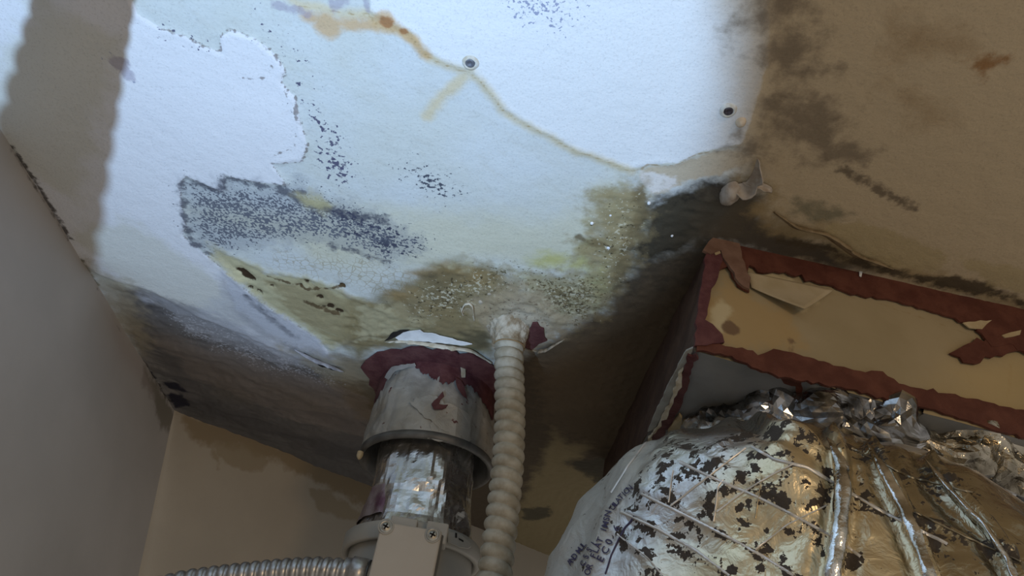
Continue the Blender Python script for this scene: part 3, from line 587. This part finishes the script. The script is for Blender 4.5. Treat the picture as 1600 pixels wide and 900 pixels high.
# ================================================================== CONDUITS
M_RIB = simple('dusty_conduit', (.44,.41,.335), (.31,.275,.205), 60, .62, .1, bs=.4, bd=.0012, bscale=300)
cond = empty('flexible_conduit', ceil_pt((797, 512)), 'dusty grey corrugated conduit hanging from a crusted plaster patch', 'conduit')
cy = .885
cp_ = [ypl(q, cy) for q in ((797,507),(795,545),(796,600),(797,650),(794,720),(787,790),(779,850),(772,905),(766,960),(760,1020))]
cpr = resample(cp_, .00085)
def ribs(L, th, p=.0164, a=.0026):
    return a*(2*np.abs(np.sin(np.pi*L/p+th/2))**.6-1)
tube('corrugated_hose', cpr, .0187, M_RIB, cond, 40, ribs)
lathe('plaster_plug', cp_[0]+np.array([0, 0, .012]), cp_[1], [(0, .062), (.008, .050), (.014, .036), (.022, .027), (.036, .0235), (.046, .0222), (.050, .0205), (.050, .017)], M_PLAST, cond, 120,
      lambda G: (ridged(G, 75, 95, 3)-.5)*.006+(fbm(G, 45, 96, 3)-.5)*.008, sub=.002)
tube('clamp_wire', [cp_[1]+np.array([math.cos(a)*.0222, math.sin(a)*.0222, .004+.003*math.sin(a)]) for a in np.linspace(0, 6.2, 40)], .0009, simple('rust_wire', (.25,.15,.07), (.35,.25,.12), 60, .7), cond, 8)
# second conduit, out of the frame on the left; its shadow crosses the ceiling
_sd = (ceil_pt((92, 200))-TORCH)[:2]; Q = TORCH[:2]+_sd/np.linalg.norm(_sd)*.27; c2p = [np.array([Q[0], Q[1], z]) for z in np.linspace(CEZ-.015, CEZ-.9, 12)]
c2d = empty('flexible_conduit', (Q[0], Q[1], CEZ), 'grey corrugated conduit whose ragged shadow crosses the ceiling at the left', 'conduit')
tube('corrugated_hose', resample([np.array([Q[0], Q[1], z]) for z in np.linspace(CEZ, CEZ-.9, 12)], .0012), .0195, M_RIB, c2d, 32, lambda L, th: ribs(L, th, .027, .0046))
# steel flexible conduit at the foot of the picture
fy = 1.00
whip = empty('steel_flex_conduit', ypl((590, 895), fy), 'shiny steel flexible conduit entering the side of the beige housing', 'conduit')
wp = resample([ypl(q, fy) for q in ((556,896),(530,894),(490,892),(440,895),(390,900),(340,906),(290,913),(230,928),(150,950),(60,990))], .0006)
def spiral(L, th):
    x = (L/.0128+th/(2*np.pi)) % 1.0; return .0026*np.where(x < .72, np.sin(np.pi*x/.72)**.5, 0)-.001
tube('spiral_hose', wp, .0165, M_STEEL, whip, 32, spiral)
cn = [ypl(q, fy) for q in ((584,901),(556,896))]
dirc = (cn[1]-cn[0])/np.linalg.norm(cn[1]-cn[0])
con = lathe('connector', cn[0]-dirc*.004, cn[1], [(0, .004), (0, .0165), (.010, .0168), (.0105, .018), (.012, .018), (.0125, .0165), (.014, .0168), (.015, .0205), (.034, .0208), (.035, .018), (.044, .0175)], M_STEEL, whip, 48)
lathe('gasket', cn[0]+dirc*.0065, cn[1], [(0, .016), (0, .0195), (.0022, .0195), (.0022, .016)], M_BLACK, whip, 40)

# ================================================================== DUCT BOX (plenum) hanging from the ceiling on the right
T0 = ceil_pt((1110, 378)); T1 = ceil_pt((1600, 488)); XD = (T1-T0)/np.linalg.norm(T1-T0); FN = np.array([XD[1], -XD[0], 0])   # front faces the camera
if FN[1] > 0: FN = -FN
fp = lambda q: cast(q, T0, FN)
B0 = fp((1085, 548)); B1 = fp((1600, 688))
BXD = (B1-B0)/np.linalg.norm(B1-B0)
LE = cast((1000, 700), B0, np.array([0, 0, 1.0])); YD = (LE-B0)/np.linalg.norm(LE-B0)      # underside depth direction
plen = empty('duct_plenum', T0, 'tan box duct under the ceiling with dark red sealant along its seams', 'duct box')
UN = np.cross(BXD, YD); UN /= np.linalg.norm(UN)
if UN[2] > 0: UN = -UN
WB = .95; DB = .62
# front panel
def f2(q):
    p = fp(q)-T0; return (p@XD, -p[2])
FL = [dict(name='f_st', col=(.36,.25,.11), soft=.02, amp=1.3, ns=55, w=.3, op=.75, polys=[[(1100,470),(1140,440),(1180,470),(1230,480),(1260,540),(1200,545),(1120,540)]]),
      dict(name='f_lt', col=(.50,.43,.27), soft=.010, amp=1.0, ns=60, w=.2, op=.8, polys=[[(1108,480),(1130,470),(1145,480),(1130,520),(1112,505)],[(1165,430),(1200,425),(1290,455),(1255,490),(1190,450)]]),
      dict(name='f_sp', col=(.14,.085,.05), soft=.006, amp=1.0, ns=80, w=.2, op=.9, spots=[((1141,512),.010),((1250,478),.003),((1237,533),.004)], lines=[([(1238,530),(1235,548)],.0015)]),
      dict(name='f_ln', col=(.27,.20,.10), soft=.003, amp=1.2, ns=90, w=.2, op=.7, lines=[([(1300,460),(1360,470),(1480,510),(1530,528)],.0006),([(1510,580),(1518,600)],.001),([(1580,570),(1575,630)],.002)]),
      dict(name='f_warm', col=(.42,.32,.155), soft=.05, amp=.6, ns=20, w=.4, op=.7, polys=[[(1500,560),(1620,540),(1620,700),(1450,640)]])]
nx, nz = 260, 60; s_ = np.linspace(-.0, WB, nx); v_ = np.linspace(0, 1, nz)
botl = B0-T0; hfun = lambda s: (-(botl[2]) - (BXD[2]/max(1e-6, (BXD@XD)))*(s-(botl@XD)))      # depth of the lower edge at s
Sg, Vg = np.meshgrid(s_, v_); x0 = (botl@XD)*Vg                                                  # left edge slants as in the photograph
Sg = Sg + x0*(1-Sg/WB); Hg = hfun(Sg)*Vg
Gf = T0 + Sg[..., None]*XD + Hg[..., None]*DOWN
Gf = Gf + FN*((fbm(Gf, 18, 120, 3)-.5)*.004)[..., None]
tf = NT('tan_duct_board'); cf = tf.mix(tf.ss(tf.noise(10, 4), .35, .65), (.335,.275,.17), (.30,.245,.145)); cf = layered(tf, cf, FL)
M_TAN = tf.fin(cf, .7, 0, tf.bump(tf.noise(40, 5), .25, .003), .3)
grid_mesh('front_panel', Gf, M_TAN, plen, attrs=layer_attrs(Sg, Hg, FL, f2))
# underside (grey metal), side
M_GREY = simple('grey_duct_metal', (.27,.28,.285), (.21,.22,.22), 14, .5, .15, bs=.25, bd=.002, bscale=60)
Gu = B0 + np.linspace(0, WB, 60)[None, :, None]*BXD + np.linspace(0, DB, 40)[:, None, None]*YD
Gu = Gu + UN*((fbm(Gu, 12, 130, 3)-.5)*.006)[..., None]
grid_mesh('underside', Gu, M_GREY, plen)
Gl = T0 + np.linspace(0, 1, 24)[:, None, None]*(B0-T0) + np.linspace(0, DB, 60)[None, :, None]*YD
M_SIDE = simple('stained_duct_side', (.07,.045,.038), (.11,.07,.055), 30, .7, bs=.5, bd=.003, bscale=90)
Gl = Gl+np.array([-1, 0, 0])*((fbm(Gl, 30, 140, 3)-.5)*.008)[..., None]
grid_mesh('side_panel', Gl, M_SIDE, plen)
PE = proj(T0+XD*.945+DOWN*.002); PEb = proj(T0+XD*.945+DOWN*hfun(.945)); mx = lambda k: tuple(PE+(PEb-PE)*k)
# sealant bands, tape and paper on the front
def fpatch(name, poly, th_, mat, s=1, amp=2.0, step=8, off=.002):
    return sheet(name, [fp(q)+FN*off for q in jag(poly, step, amp, s)], FN, th_, mat, plen)
fpatch('sealant_band', [(1108,384),(1150,370),(1200,382),(1320,404),(1460,446),(1640,494),mx(0),mx(.42),(1640,566),(1600,556),(1572,540),(1545,545),(1520,512),(1480,498),(1400,474),(1320,460),(1290,448),(1240,435),(1225,428),(1190,430),(1168,418),(1165,440),(1168,460),(1150,450),(1135,420),(1110,430)], .003, M_RED2, 1, 1.6)
fpatch('sealant_streak', [(1480,555),(1500,544),(1540,530),(1580,520),(1640,515),(1640,545),(1590,550),(1545,562),(1510,570)], .0025, M_RED2, 2, 2.2)
fpatch('sealant_band', [(1085,530),(1130,545),(1190,556),(1205,549),(1260,562),(1330,582),(1375,584),(1400,603),(1470,618),(1540,632),(1640,655),mx(.8),mx(1.0),(1640,700),(1540,672),(1440,640),(1390,630),(1310,608),(1240,598),(1180,580),(1140,560),(1086,552)], .0035, M_RED2, 3, 1.4)
fpatch('sealant_band', [(1100,402),(1120,396),(1126,412),(1118,440),(1108,456),(1104,480),(1098,505),(1110,512),(1125,528),(1128,540),(1100,545),(1082,545),(1085,500),(1094,440)], .004, M_RED, 4, 1.0, off=.003)
fpatch('tape_strip', [(1094,398),(1110,378),(1135,366),(1150,380),(1155,410),(1168,440),(1166,458),(1150,448),(1132,418),(1122,398),(1106,404)], .0035, simple('brown_tape', (.22,.135,.10), (.15,.085,.06), 40, .5), 5, 1.2, off=.005)
fpatch('torn_paper', [(1110,397),(1118,394),(1122,402),(1114,405)], .002, M_CREAM, 6, .5, off=.006)
fpatch('torn_paper', [(1182,371),(1212,378),(1208,384),(1183,382)], .002, M_CREAM, 7, .5, off=.006)
fpatch('torn_paper', [(1212,380),(1226,378),(1224,388),(1218,392)], .002, M_CREAM, 8, .5, off=.006)
fpatch('torn_paper', [(1500,508),(1545,504),(1530,518),(1510,516)], .0015, M_CREAM, 9, .8, off=.004)
fpatch('torn_paper', [(1560,528),(1590,520),(1588,527),(1565,532)], .0012, M_CREAM, 10, .8, off=.005)
fpatch('torn_paper', [(1338,425),(1343,428),(1341,438),(1338,436)], .001, M_WHITE, 11, .2, off=.006)
# lifted paper flap with a free lower corner
fl = [fp(q) for q in ((1168,425),(1225,430),(1300,458),(1245,497),(1205,480),(1170,445))]
bm = bmesh.new(); nfl = 14; Pq = [fp((1166,428)), fp((1300,456)), fp((1244,498)), fp((1172,452))]
Gp = np.zeros((nfl, nfl, 3))
for i in range(nfl):
    for j in range(nfl):
        a, b = i/(nfl-1), j/(nfl-1); Gp[i, j] = (1-a)*((1-b)*Pq[0]+b*Pq[1])+a*((1-b)*Pq[3]+b*Pq[2]) + FN*(.003+.016*(a**2)*(b**1.2))
bm.free(); o = grid_mesh('paper_flap', Gp, simple('flap_paper', (.43,.36,.24), (.37,.30,.18), 25, .75), plen); o.modifiers.new('solid', 'SOLIDIFY').thickness = .0012
# left lower edge: pale flange with peeled edge, sealant
up = lambda q: cast(q, B0, UN)
def upatch(name, poly, th_, mat, s=1, amp=1.2, step=6, off=.001):
    return sheet(name, [up(q)+UN*off for q in jag(poly, step, amp, s)], UN, th_, mat, plen)
upatch('pale_flange', [(1083,540),(1072,545),(1048,590),(1025,640),(1012,672),(1022,668),(1045,630),(1066,580)], .002, simple('pale_flange', (.40,.41,.38), (.30,.29,.26), 40, .6), 12, .6)
upatch('sealant_band', [(1075,548),(1088,548),(1078,590),(1062,635),(1030,690),(1002,740),(1000,710),(1030,660),(1055,610)], .003, M_RED, 13, 1.8, off=.0025)
upatch('peeled_edge', [(1060,575),(1068,568),(1058,608),(1045,640),(1025,668),(1010,700),(1000,730),(994,725),(1008,690),(1030,655),(1050,615)], .004, M_PAPER, 14, 1.6, off=.004)
upatch('peeled_edge', [(1062,640),(1066,645),(1060,668),(1048,676),(1044,664),(1054,650)], .004, M_CREAM, 15, 1.2, off=.004)
upatch('sealant_drip', [(1218,585),(1252,592),(1254,604),(1248,622),(1244,612),(1243,600),(1225,596)], .002, M_RED2, 16, .8)

# ================================================================== INSULATED DUCT
Z0 = CAMZ+.395; cx, cyd, sx, sy = .338, .796, .076, -.111; r0, hh, r1, r2 = .103, .249, .281, .222
def center(z): dzz = Z0-z; return np.stack([cx+sx*dzz, cyd+sy*dzz, z], -1)
nv_, nt_ = 300, 420
a = np.linspace(0, np.pi/2, 120); zz = np.r_[Z0-hh*(1-np.cos(a)), np.linspace(Z0-hh, CAMZ-.05, nv_-120+1)[1:]]
rr = np.r_[r0+(r1-r0)*np.sin(a), np.linspace(r1, r1+(r2-r1)*(Z0-hh-CAMZ+.05)/(Z0-hh-CAMZ), nv_-120+1)[1:]]
zz = np.r_[Z0+.045, zz]; rr = np.r_[r0-.008, rr]
tht = np.linspace(0, 2*np.pi, nt_, endpoint=False)
Cc = center(zz); ring = np.stack([np.cos(tht), np.sin(tht), np.zeros(nt_)], -1)
Gs0 = Cc[:, None]+rr[:, None, None]*ring[None]
# outward normals of the smooth bag
gu = np.gradient(Gs0, axis=0); gt = np.roll(Gs0, -1, 1)-np.roll(Gs0, 1, 1)
Nn = np.cross(gu, gt); Nn /= np.linalg.norm(Nn, axis=-1)[..., None]+1e-12
if (Nn[200, :, :]*ring).sum() < 0: Nn = -Nn
pq = proj(Gs0); facing = ((CP-Gs0)*Nn).sum(-1) > 0
PX = np.where(facing, pq[..., 0], 5000); PY = np.where(facing, pq[..., 1], 5000)
FOLDS = [[(1300,690),(1310,715),(1318,760),(1312,835),(1300,900)], [(1362,700),(1385,745),(1415,800),(1440,860),(1458,915)], [(1450,722),(1490,775),(1540,825),(1578,880),(1595,930)], [(1180,655),(1215,700),(1260,715),(1310,740)]]
THREADS = [[(1062,722),(1110,745),(1180,775),(1240,805),(1300,838),(1345,870)], [(1003,772),(1060,800),(1120,830),(1190,868),(1240,900)], [(970,800),(1030,828),(1090,862),(1140,900)], [(1175,698),(1210,718),(1260,730),(1320,765),(1380,800),(1480,850)],
           [(1048,790),(1100,750),(1165,700)], [(1120,800),(1160,770),(1210,740),(1240,725)], [(1045,785),(1052,735)], [(1115,815),(1122,760),(1130,750)], [(1180,860),(1230,820),(1290,790)], [(1010,690),(980,730),(955,770)], [(965,835),(1010,870),(1040,905)], [(1330,700),(1420,745),(1520,770)], [(1430,800),(1510,840),(1600,880)], [(1180,810),(1190,745)]]
amp = (fbm(Gs0, 6, 150, 3)-.5)*.024 + (ridged(Gs0, 18, 151, 3)-.5)*.007
amp = amp+.030*np.exp(-((PX-1225)/95)**2-((PY-735)/75)**2)+.012*np.exp(-((PX-1080)/70)**2-((PY-760)/60)**2)  # main belly shaped so the foil catches the bulb's reflection
flut = .0022*np.cos(tht*26)[None]*np.clip(1-(np.arange(len(zz))[:, None]-20)/150, 0, 1)   # gathers near the neck
amp = amp+flut
for k, F_ in enumerate(FOLDS):
    d = seg_dist(PX, PY, F_, False); amp = amp+(.011 if k < 3 else .006)*np.exp(-(d/9)**2)-.005*np.exp(-((d-22)/10)**2)
for T_ in THREADS:
    d = seg_dist(PX, PY, T_, False); amp = amp+.0022*np.exp(-(d/4.0)**2)
left = np.clip((seg_dist(PX, PY, [(1060,640),(1000,770),(975,820),(940,905)], False)), 0, 300)*np.where(PX < np.interp(PY, [640,770,820,905], [1060,1000,975,940]), 1, -1)
amp = amp + np.where(facing, .004*np.sin(left/9)*np.clip(left/30, 0, 1)*np.clip(1-left/160, 0, 1), 0)
Gs = Gs0+Nn*amp[..., None]
fl_a = np.zeros(PX.shape)
for T_ in THREADS: fl_a = np.maximum(fl_a, np.exp(-(seg_dist(PX, PY, T_, False)/22)**2))
fl_a = np.maximum(fl_a*.8, .55*np.exp(-(np.hypot(PX-1210, PY-800)/70)**2)); fl_a = np.where(left > 0, fl_a*.25, fl_a)
plastic = np.clip(left/14+.5, 0, 1)*np.where(facing, 1, 0)
film_dark_refl = np.clip((PX-np.interp(PY, [640,700,760,900], [1230,1300,1330,1440]))/60, 0, 1)*np.where(facing, 1, 0)  # dark room's reflection on the right, painted into the foil colour
film_dark_refl = np.maximum(film_dark_refl, np.clip((700-PY)/14+.3, 0, 1)*np.where(facing, 1, 0))  # brown film on the shoulder shares this mask
warm_refl = np.where(facing, np.clip((PX-1080-(760-PY)*.9)/130+(fbm(Gs0, 16, 170, 3)-.5)*1.2, 0, 1), 0)  # warm lamp reflection painted into the foil as a golden tint
duct = empty('insulated_duct', center(CAMZ+.05), 'big silver foil insulated flexible duct bulging below the tan box', 'duct')
tf = NT('foil_sleeve'); c = tf.mix(tf.ss(tf.noise(14, 4), .35, .65), (.80,.80,.80), (.66,.65,.62))
c = tf.mix(tf.attr('warm_refl'), c, (.78,.66,.43)); c = tf.mix(tf.attr('plastic'), c, (.50,.49,.45)); c = tf.mix(tf.math('MULTIPLY', tf.attr('film_dark_refl'), .75), c, (.30,.265,.19))
v = tf.math('MULTIPLY_ADD', tf.attr('flake'), .20, tf.noise(85, 4, .62)); fk = tf.ss(v, .665, .675)
c = tf.mix(fk, c, (.045,.034,.024))
ro = tf.math('MULTIPLY_ADD', tf.attr('film_dark_refl'), -.16, tf.math('MULTIPLY_ADD', tf.noise(30, 3), .2, .26)); ro = tf.math('MULTIPLY_ADD', tf.attr('plastic'), .18, ro); ro = tf.math('MULTIPLY_ADD', fk, .3, ro)
me_ = tf.math('SUBTRACT', .90, tf.math('MULTIPLY', fk, .9)); me_ = tf.math('SUBTRACT', me_, tf.math('MULTIPLY', tf.attr('plastic'), .45)); me_ = tf.math('MAXIMUM', me_, 0.0)
nb = tf.bump(tf.noise(38, 4, .5, None, 1.5), .45, .006, tf.bump(tf.noise(130, 3, .5, None, .5), .25, .002))
M_SLV = tf.fin(c, ro, me_, nb, .5)
slv = grid_mesh('foil_sleeve', Gs, M_SLV, duct, wrap=True, attrs=dict(flake=fl_a, plastic=plastic, film_dark_refl=film_dark_refl, warm_refl=warm_refl))
bvh = BVHTree.FromPolygons([tuple(p) for p in Gs.reshape(-1, 3)], [tuple(int(i) for i in f) for f in grid_faces(len(zz), nt_, True)])
def on_slv(q, off=.0012):
    r = ray(q); r = r/np.linalg.norm(r); h = bvh.ray_cast(Vector(CP), Vector(r))
    if h[0] is None: return None
    n = np.array(h[1]); n = n if n@r < 0 else -n
    return np.array(h[0])+n*off
M_THR = simple('foil_thread', (.80,.80,.79), (.62,.61,.58), 40, .35, .45)
M_FOLD = simple('bright_foil_fold', (.90,.90,.89), (.40,.37,.31), 55, .16, 1.0, bs=.6, bd=.004, bscale=75)
def strip(name, path, wpx, mat, parent, h=.005, taper=True, s=0, smo=0):
    path = jag(path, 14, .25, s, closed=False); path = np.array(path); n = len(path)*3
    L = np.r_[0, np.cumsum(np.linalg.norm(np.diff(path, axis=0), axis=1))]; tq = np.linspace(0, L[-1], n)
    pp = np.stack([np.interp(tq, L, path[:, 0]), np.interp(tq, L, path[:, 1])], -1); T = np.gradient(pp, axis=0); T /= np.linalg.norm(T, axis=1)[:, None]; S = np.stack([-T[:, 1], T[:, 0]], -1)
    rows = []
    for i in range(n):
        wv = wpx*(min(1, .25+i/(n*.22)) if taper else 1)*(.85+.3*float(vn(np.array([i*.35, s, 0.]), 5)))
        row = []
        for cc in np.linspace(-1, 1, 9):
            p = on_slv(pp[i]+S[i]*cc*wv, .0003+h*max(0, 1-cc*cc)*(.75+.5*float(vn(np.array([i*.5, cc*2+s, 3.]), 7))))
            if p is None: p = row[-1] if row else None
            row.append(p)
        if all(p is not None for p in row): rows.append(row)
    Gr = np.array(rows)
    for _ in range(smo): Gr[1:-1] = .25*Gr[:-2]+.5*Gr[1:-1]+.25*Gr[2:]
    if smo: Gr = Gr+((CP-Gr)/np.linalg.norm(CP-Gr, axis=-1)[..., None])*.0015
    return grid_mesh(name, Gr, mat, parent)
for k, F_ in enumerate(FOLDS[:3]): strip('foil_fold', F_, (11, 10, 7)[k], M_FOLD, slv, .006, s=k, smo=4)
for k, T_ in enumerate(THREADS): strip('reinforcing_thread', T_, 2.4 if k < 4 else 1.3, M_THR if k < 11 else simple('dull_thread', (.45,.40,.30), (.35,.31,.22), 40, .3, .8), slv, .0009, taper=False, s=20+k)
# print on the sleeve
M_INK = simple('purple_ink', (.04,.035,.085), (.06,.05,.11), 80, .5)
def glyph_mesh(ch):
    cu = bpy.data.curves.new('g', 'FONT'); cu.body = ch; cu.align_x = 'CENTER'; cu.resolution_u = 3; cu.size = 1.0; cu.offset = .02
    ob = bpy.data.objects.new('g', cu); COL.objects.link(ob); dg = bpy.context.evaluated_depsgraph_get(); me = bpy.data.meshes.new_from_object(ob.evaluated_get(dg))
    V = [tuple(v.co) for v in me.vertices]; Fc = [tuple(p.vertices) for p in me.polygons]
    bpy.data.objects.remove(ob); bpy.data.curves.remove(cu); bpy.data.meshes.remove(me); return V, Fc
GC = {}
def lettering(text, path, size, parent=slv):
    path = np.array(path, float); L = np.r_[0, np.cumsum(np.linalg.norm(np.diff(path, axis=0), axis=1))]; V = []; Fc = []; n = len(text)
    for i, ch in enumerate(text):
        if ch == ' ': continue
        if ch not in GC: GC[ch] = glyph_mesh(ch)
        s0 = L[-1]*(i+.5)/n; p = np.array([np.interp(s0, L, path[:, 0]), np.interp(s0, L, path[:, 1])]); p2 = np.array([np.interp(s0+3, L, path[:, 0]), np.interp(s0+3, L, path[:, 1])]); p1 = np.array([np.interp(s0-3, L, path[:, 0]), np.interp(s0-3, L, path[:, 1])])
        T = (p2-p1)/np.linalg.norm(p2-p1); Nup = np.array([T[1], -T[0]]); b = len(V); ok = True; vs = []
        for v in GC[ch][0]:
            w3 = on_slv(p+T*v[0]*size+Nup*v[1]*size, .0011)
            if w3 is None: ok = False; break
            vs.append(w3)
        if ok: V += vs; Fc += [tuple(b+j for j in f) for f in GC[ch][1]]
    if V: return mesh('lettering', V, Fc, M_INK, parent, smooth=False)
lettering('OR FLAT IMSN', [(922,900),(932,872),(944,843),(951,822),(956,800)], 13.5)
lettering('ULATION', [(960,798),(972,782),(990,764)], 12.15)
lettering('AND MUL', [(893,884),(907,866),(918,852)], 12.15)
lettering('CSSI', [(914,888),(924,864),(935,848)], 12.15)
lettering('E C 0. 6', [(942,880),(953,860),(960,842),(970,826)], 16)
strip('ink_line', [(946,897),(955,868),(966,845),(976,825),(985,816),(991,806)], 1.4, M_INK, slv, .0006, taper=False, s=50)
# crumpled foil bunched round the neck under the box
M_CRUM = simple('dark_crumpled_foil', (.50,.50,.50), (.05,.048,.045), 30, .16, .95, bs=.3, bd=.003, bscale=48)
def crumple(name, A_, B_, rad, seed, mat, squash=.8):
    """one bunched wad of foil along A_-B_"""
    P_ = resample([A_*(1-t_)+B_*t_+np.array([0, 0, 1])*(.012*math.sin(t_*9+seed)) for t_ in np.linspace(0, 1, 14)], .0065); n = len(P_)
    e = np.sin(np.pi*np.linspace(.04, .96, n))**.45*rad
    Gc = tube_grid(P_, e, 30)
    Cn = P_[:, None]; Dn = Gc-Cn; Gc = Cn+Dn*(1+1.7*(ridged(Gc*np.array([.45, 1, 1]), 34, seed, 2)-.55)+.7*(fbm(Gc, 50, seed+3, 3)-.5))[..., None]
    Gc[..., 2] = Cn[..., 2]+(Gc[..., 2]-Cn[..., 2])*squash
    return grid_mesh(name, Gc, mat, duct, wrap=True, smooth=False)
und = lambda q, dz_: cast(q, B0+np.array([0, 0, dz_]), np.array([0, 0, 1.0]))
crumple('foil_wad', und((1075,672), -.018), und((1250,640), -.024), .020, 201, M_CRUM)
crumple('foil_wad', und((1180,652), -.022), und((1330,640), -.026), .027, 207, M_CRUM)
crumple('foil_wad', und((1240,665), -.030), und((1400,675), -.034), .024, 211, M_CRUM)
crumple('foil_wad', und((1330,662), -.026), und((1440,672), -.030), .026, 217, M_CRUM)
crumple('foil_wad', und((1420,690), -.030), und((1640,740), -.036), .030, 223, simple('warm_foil', (.66,.60,.48), (.12,.10,.07), 22, .18, .95, bs=.7, bd=.008, bscale=40))
crumple('foil_wad', und((1480,705), -.034), und((1660,790), -.040), .028, 229, M_CRUM)
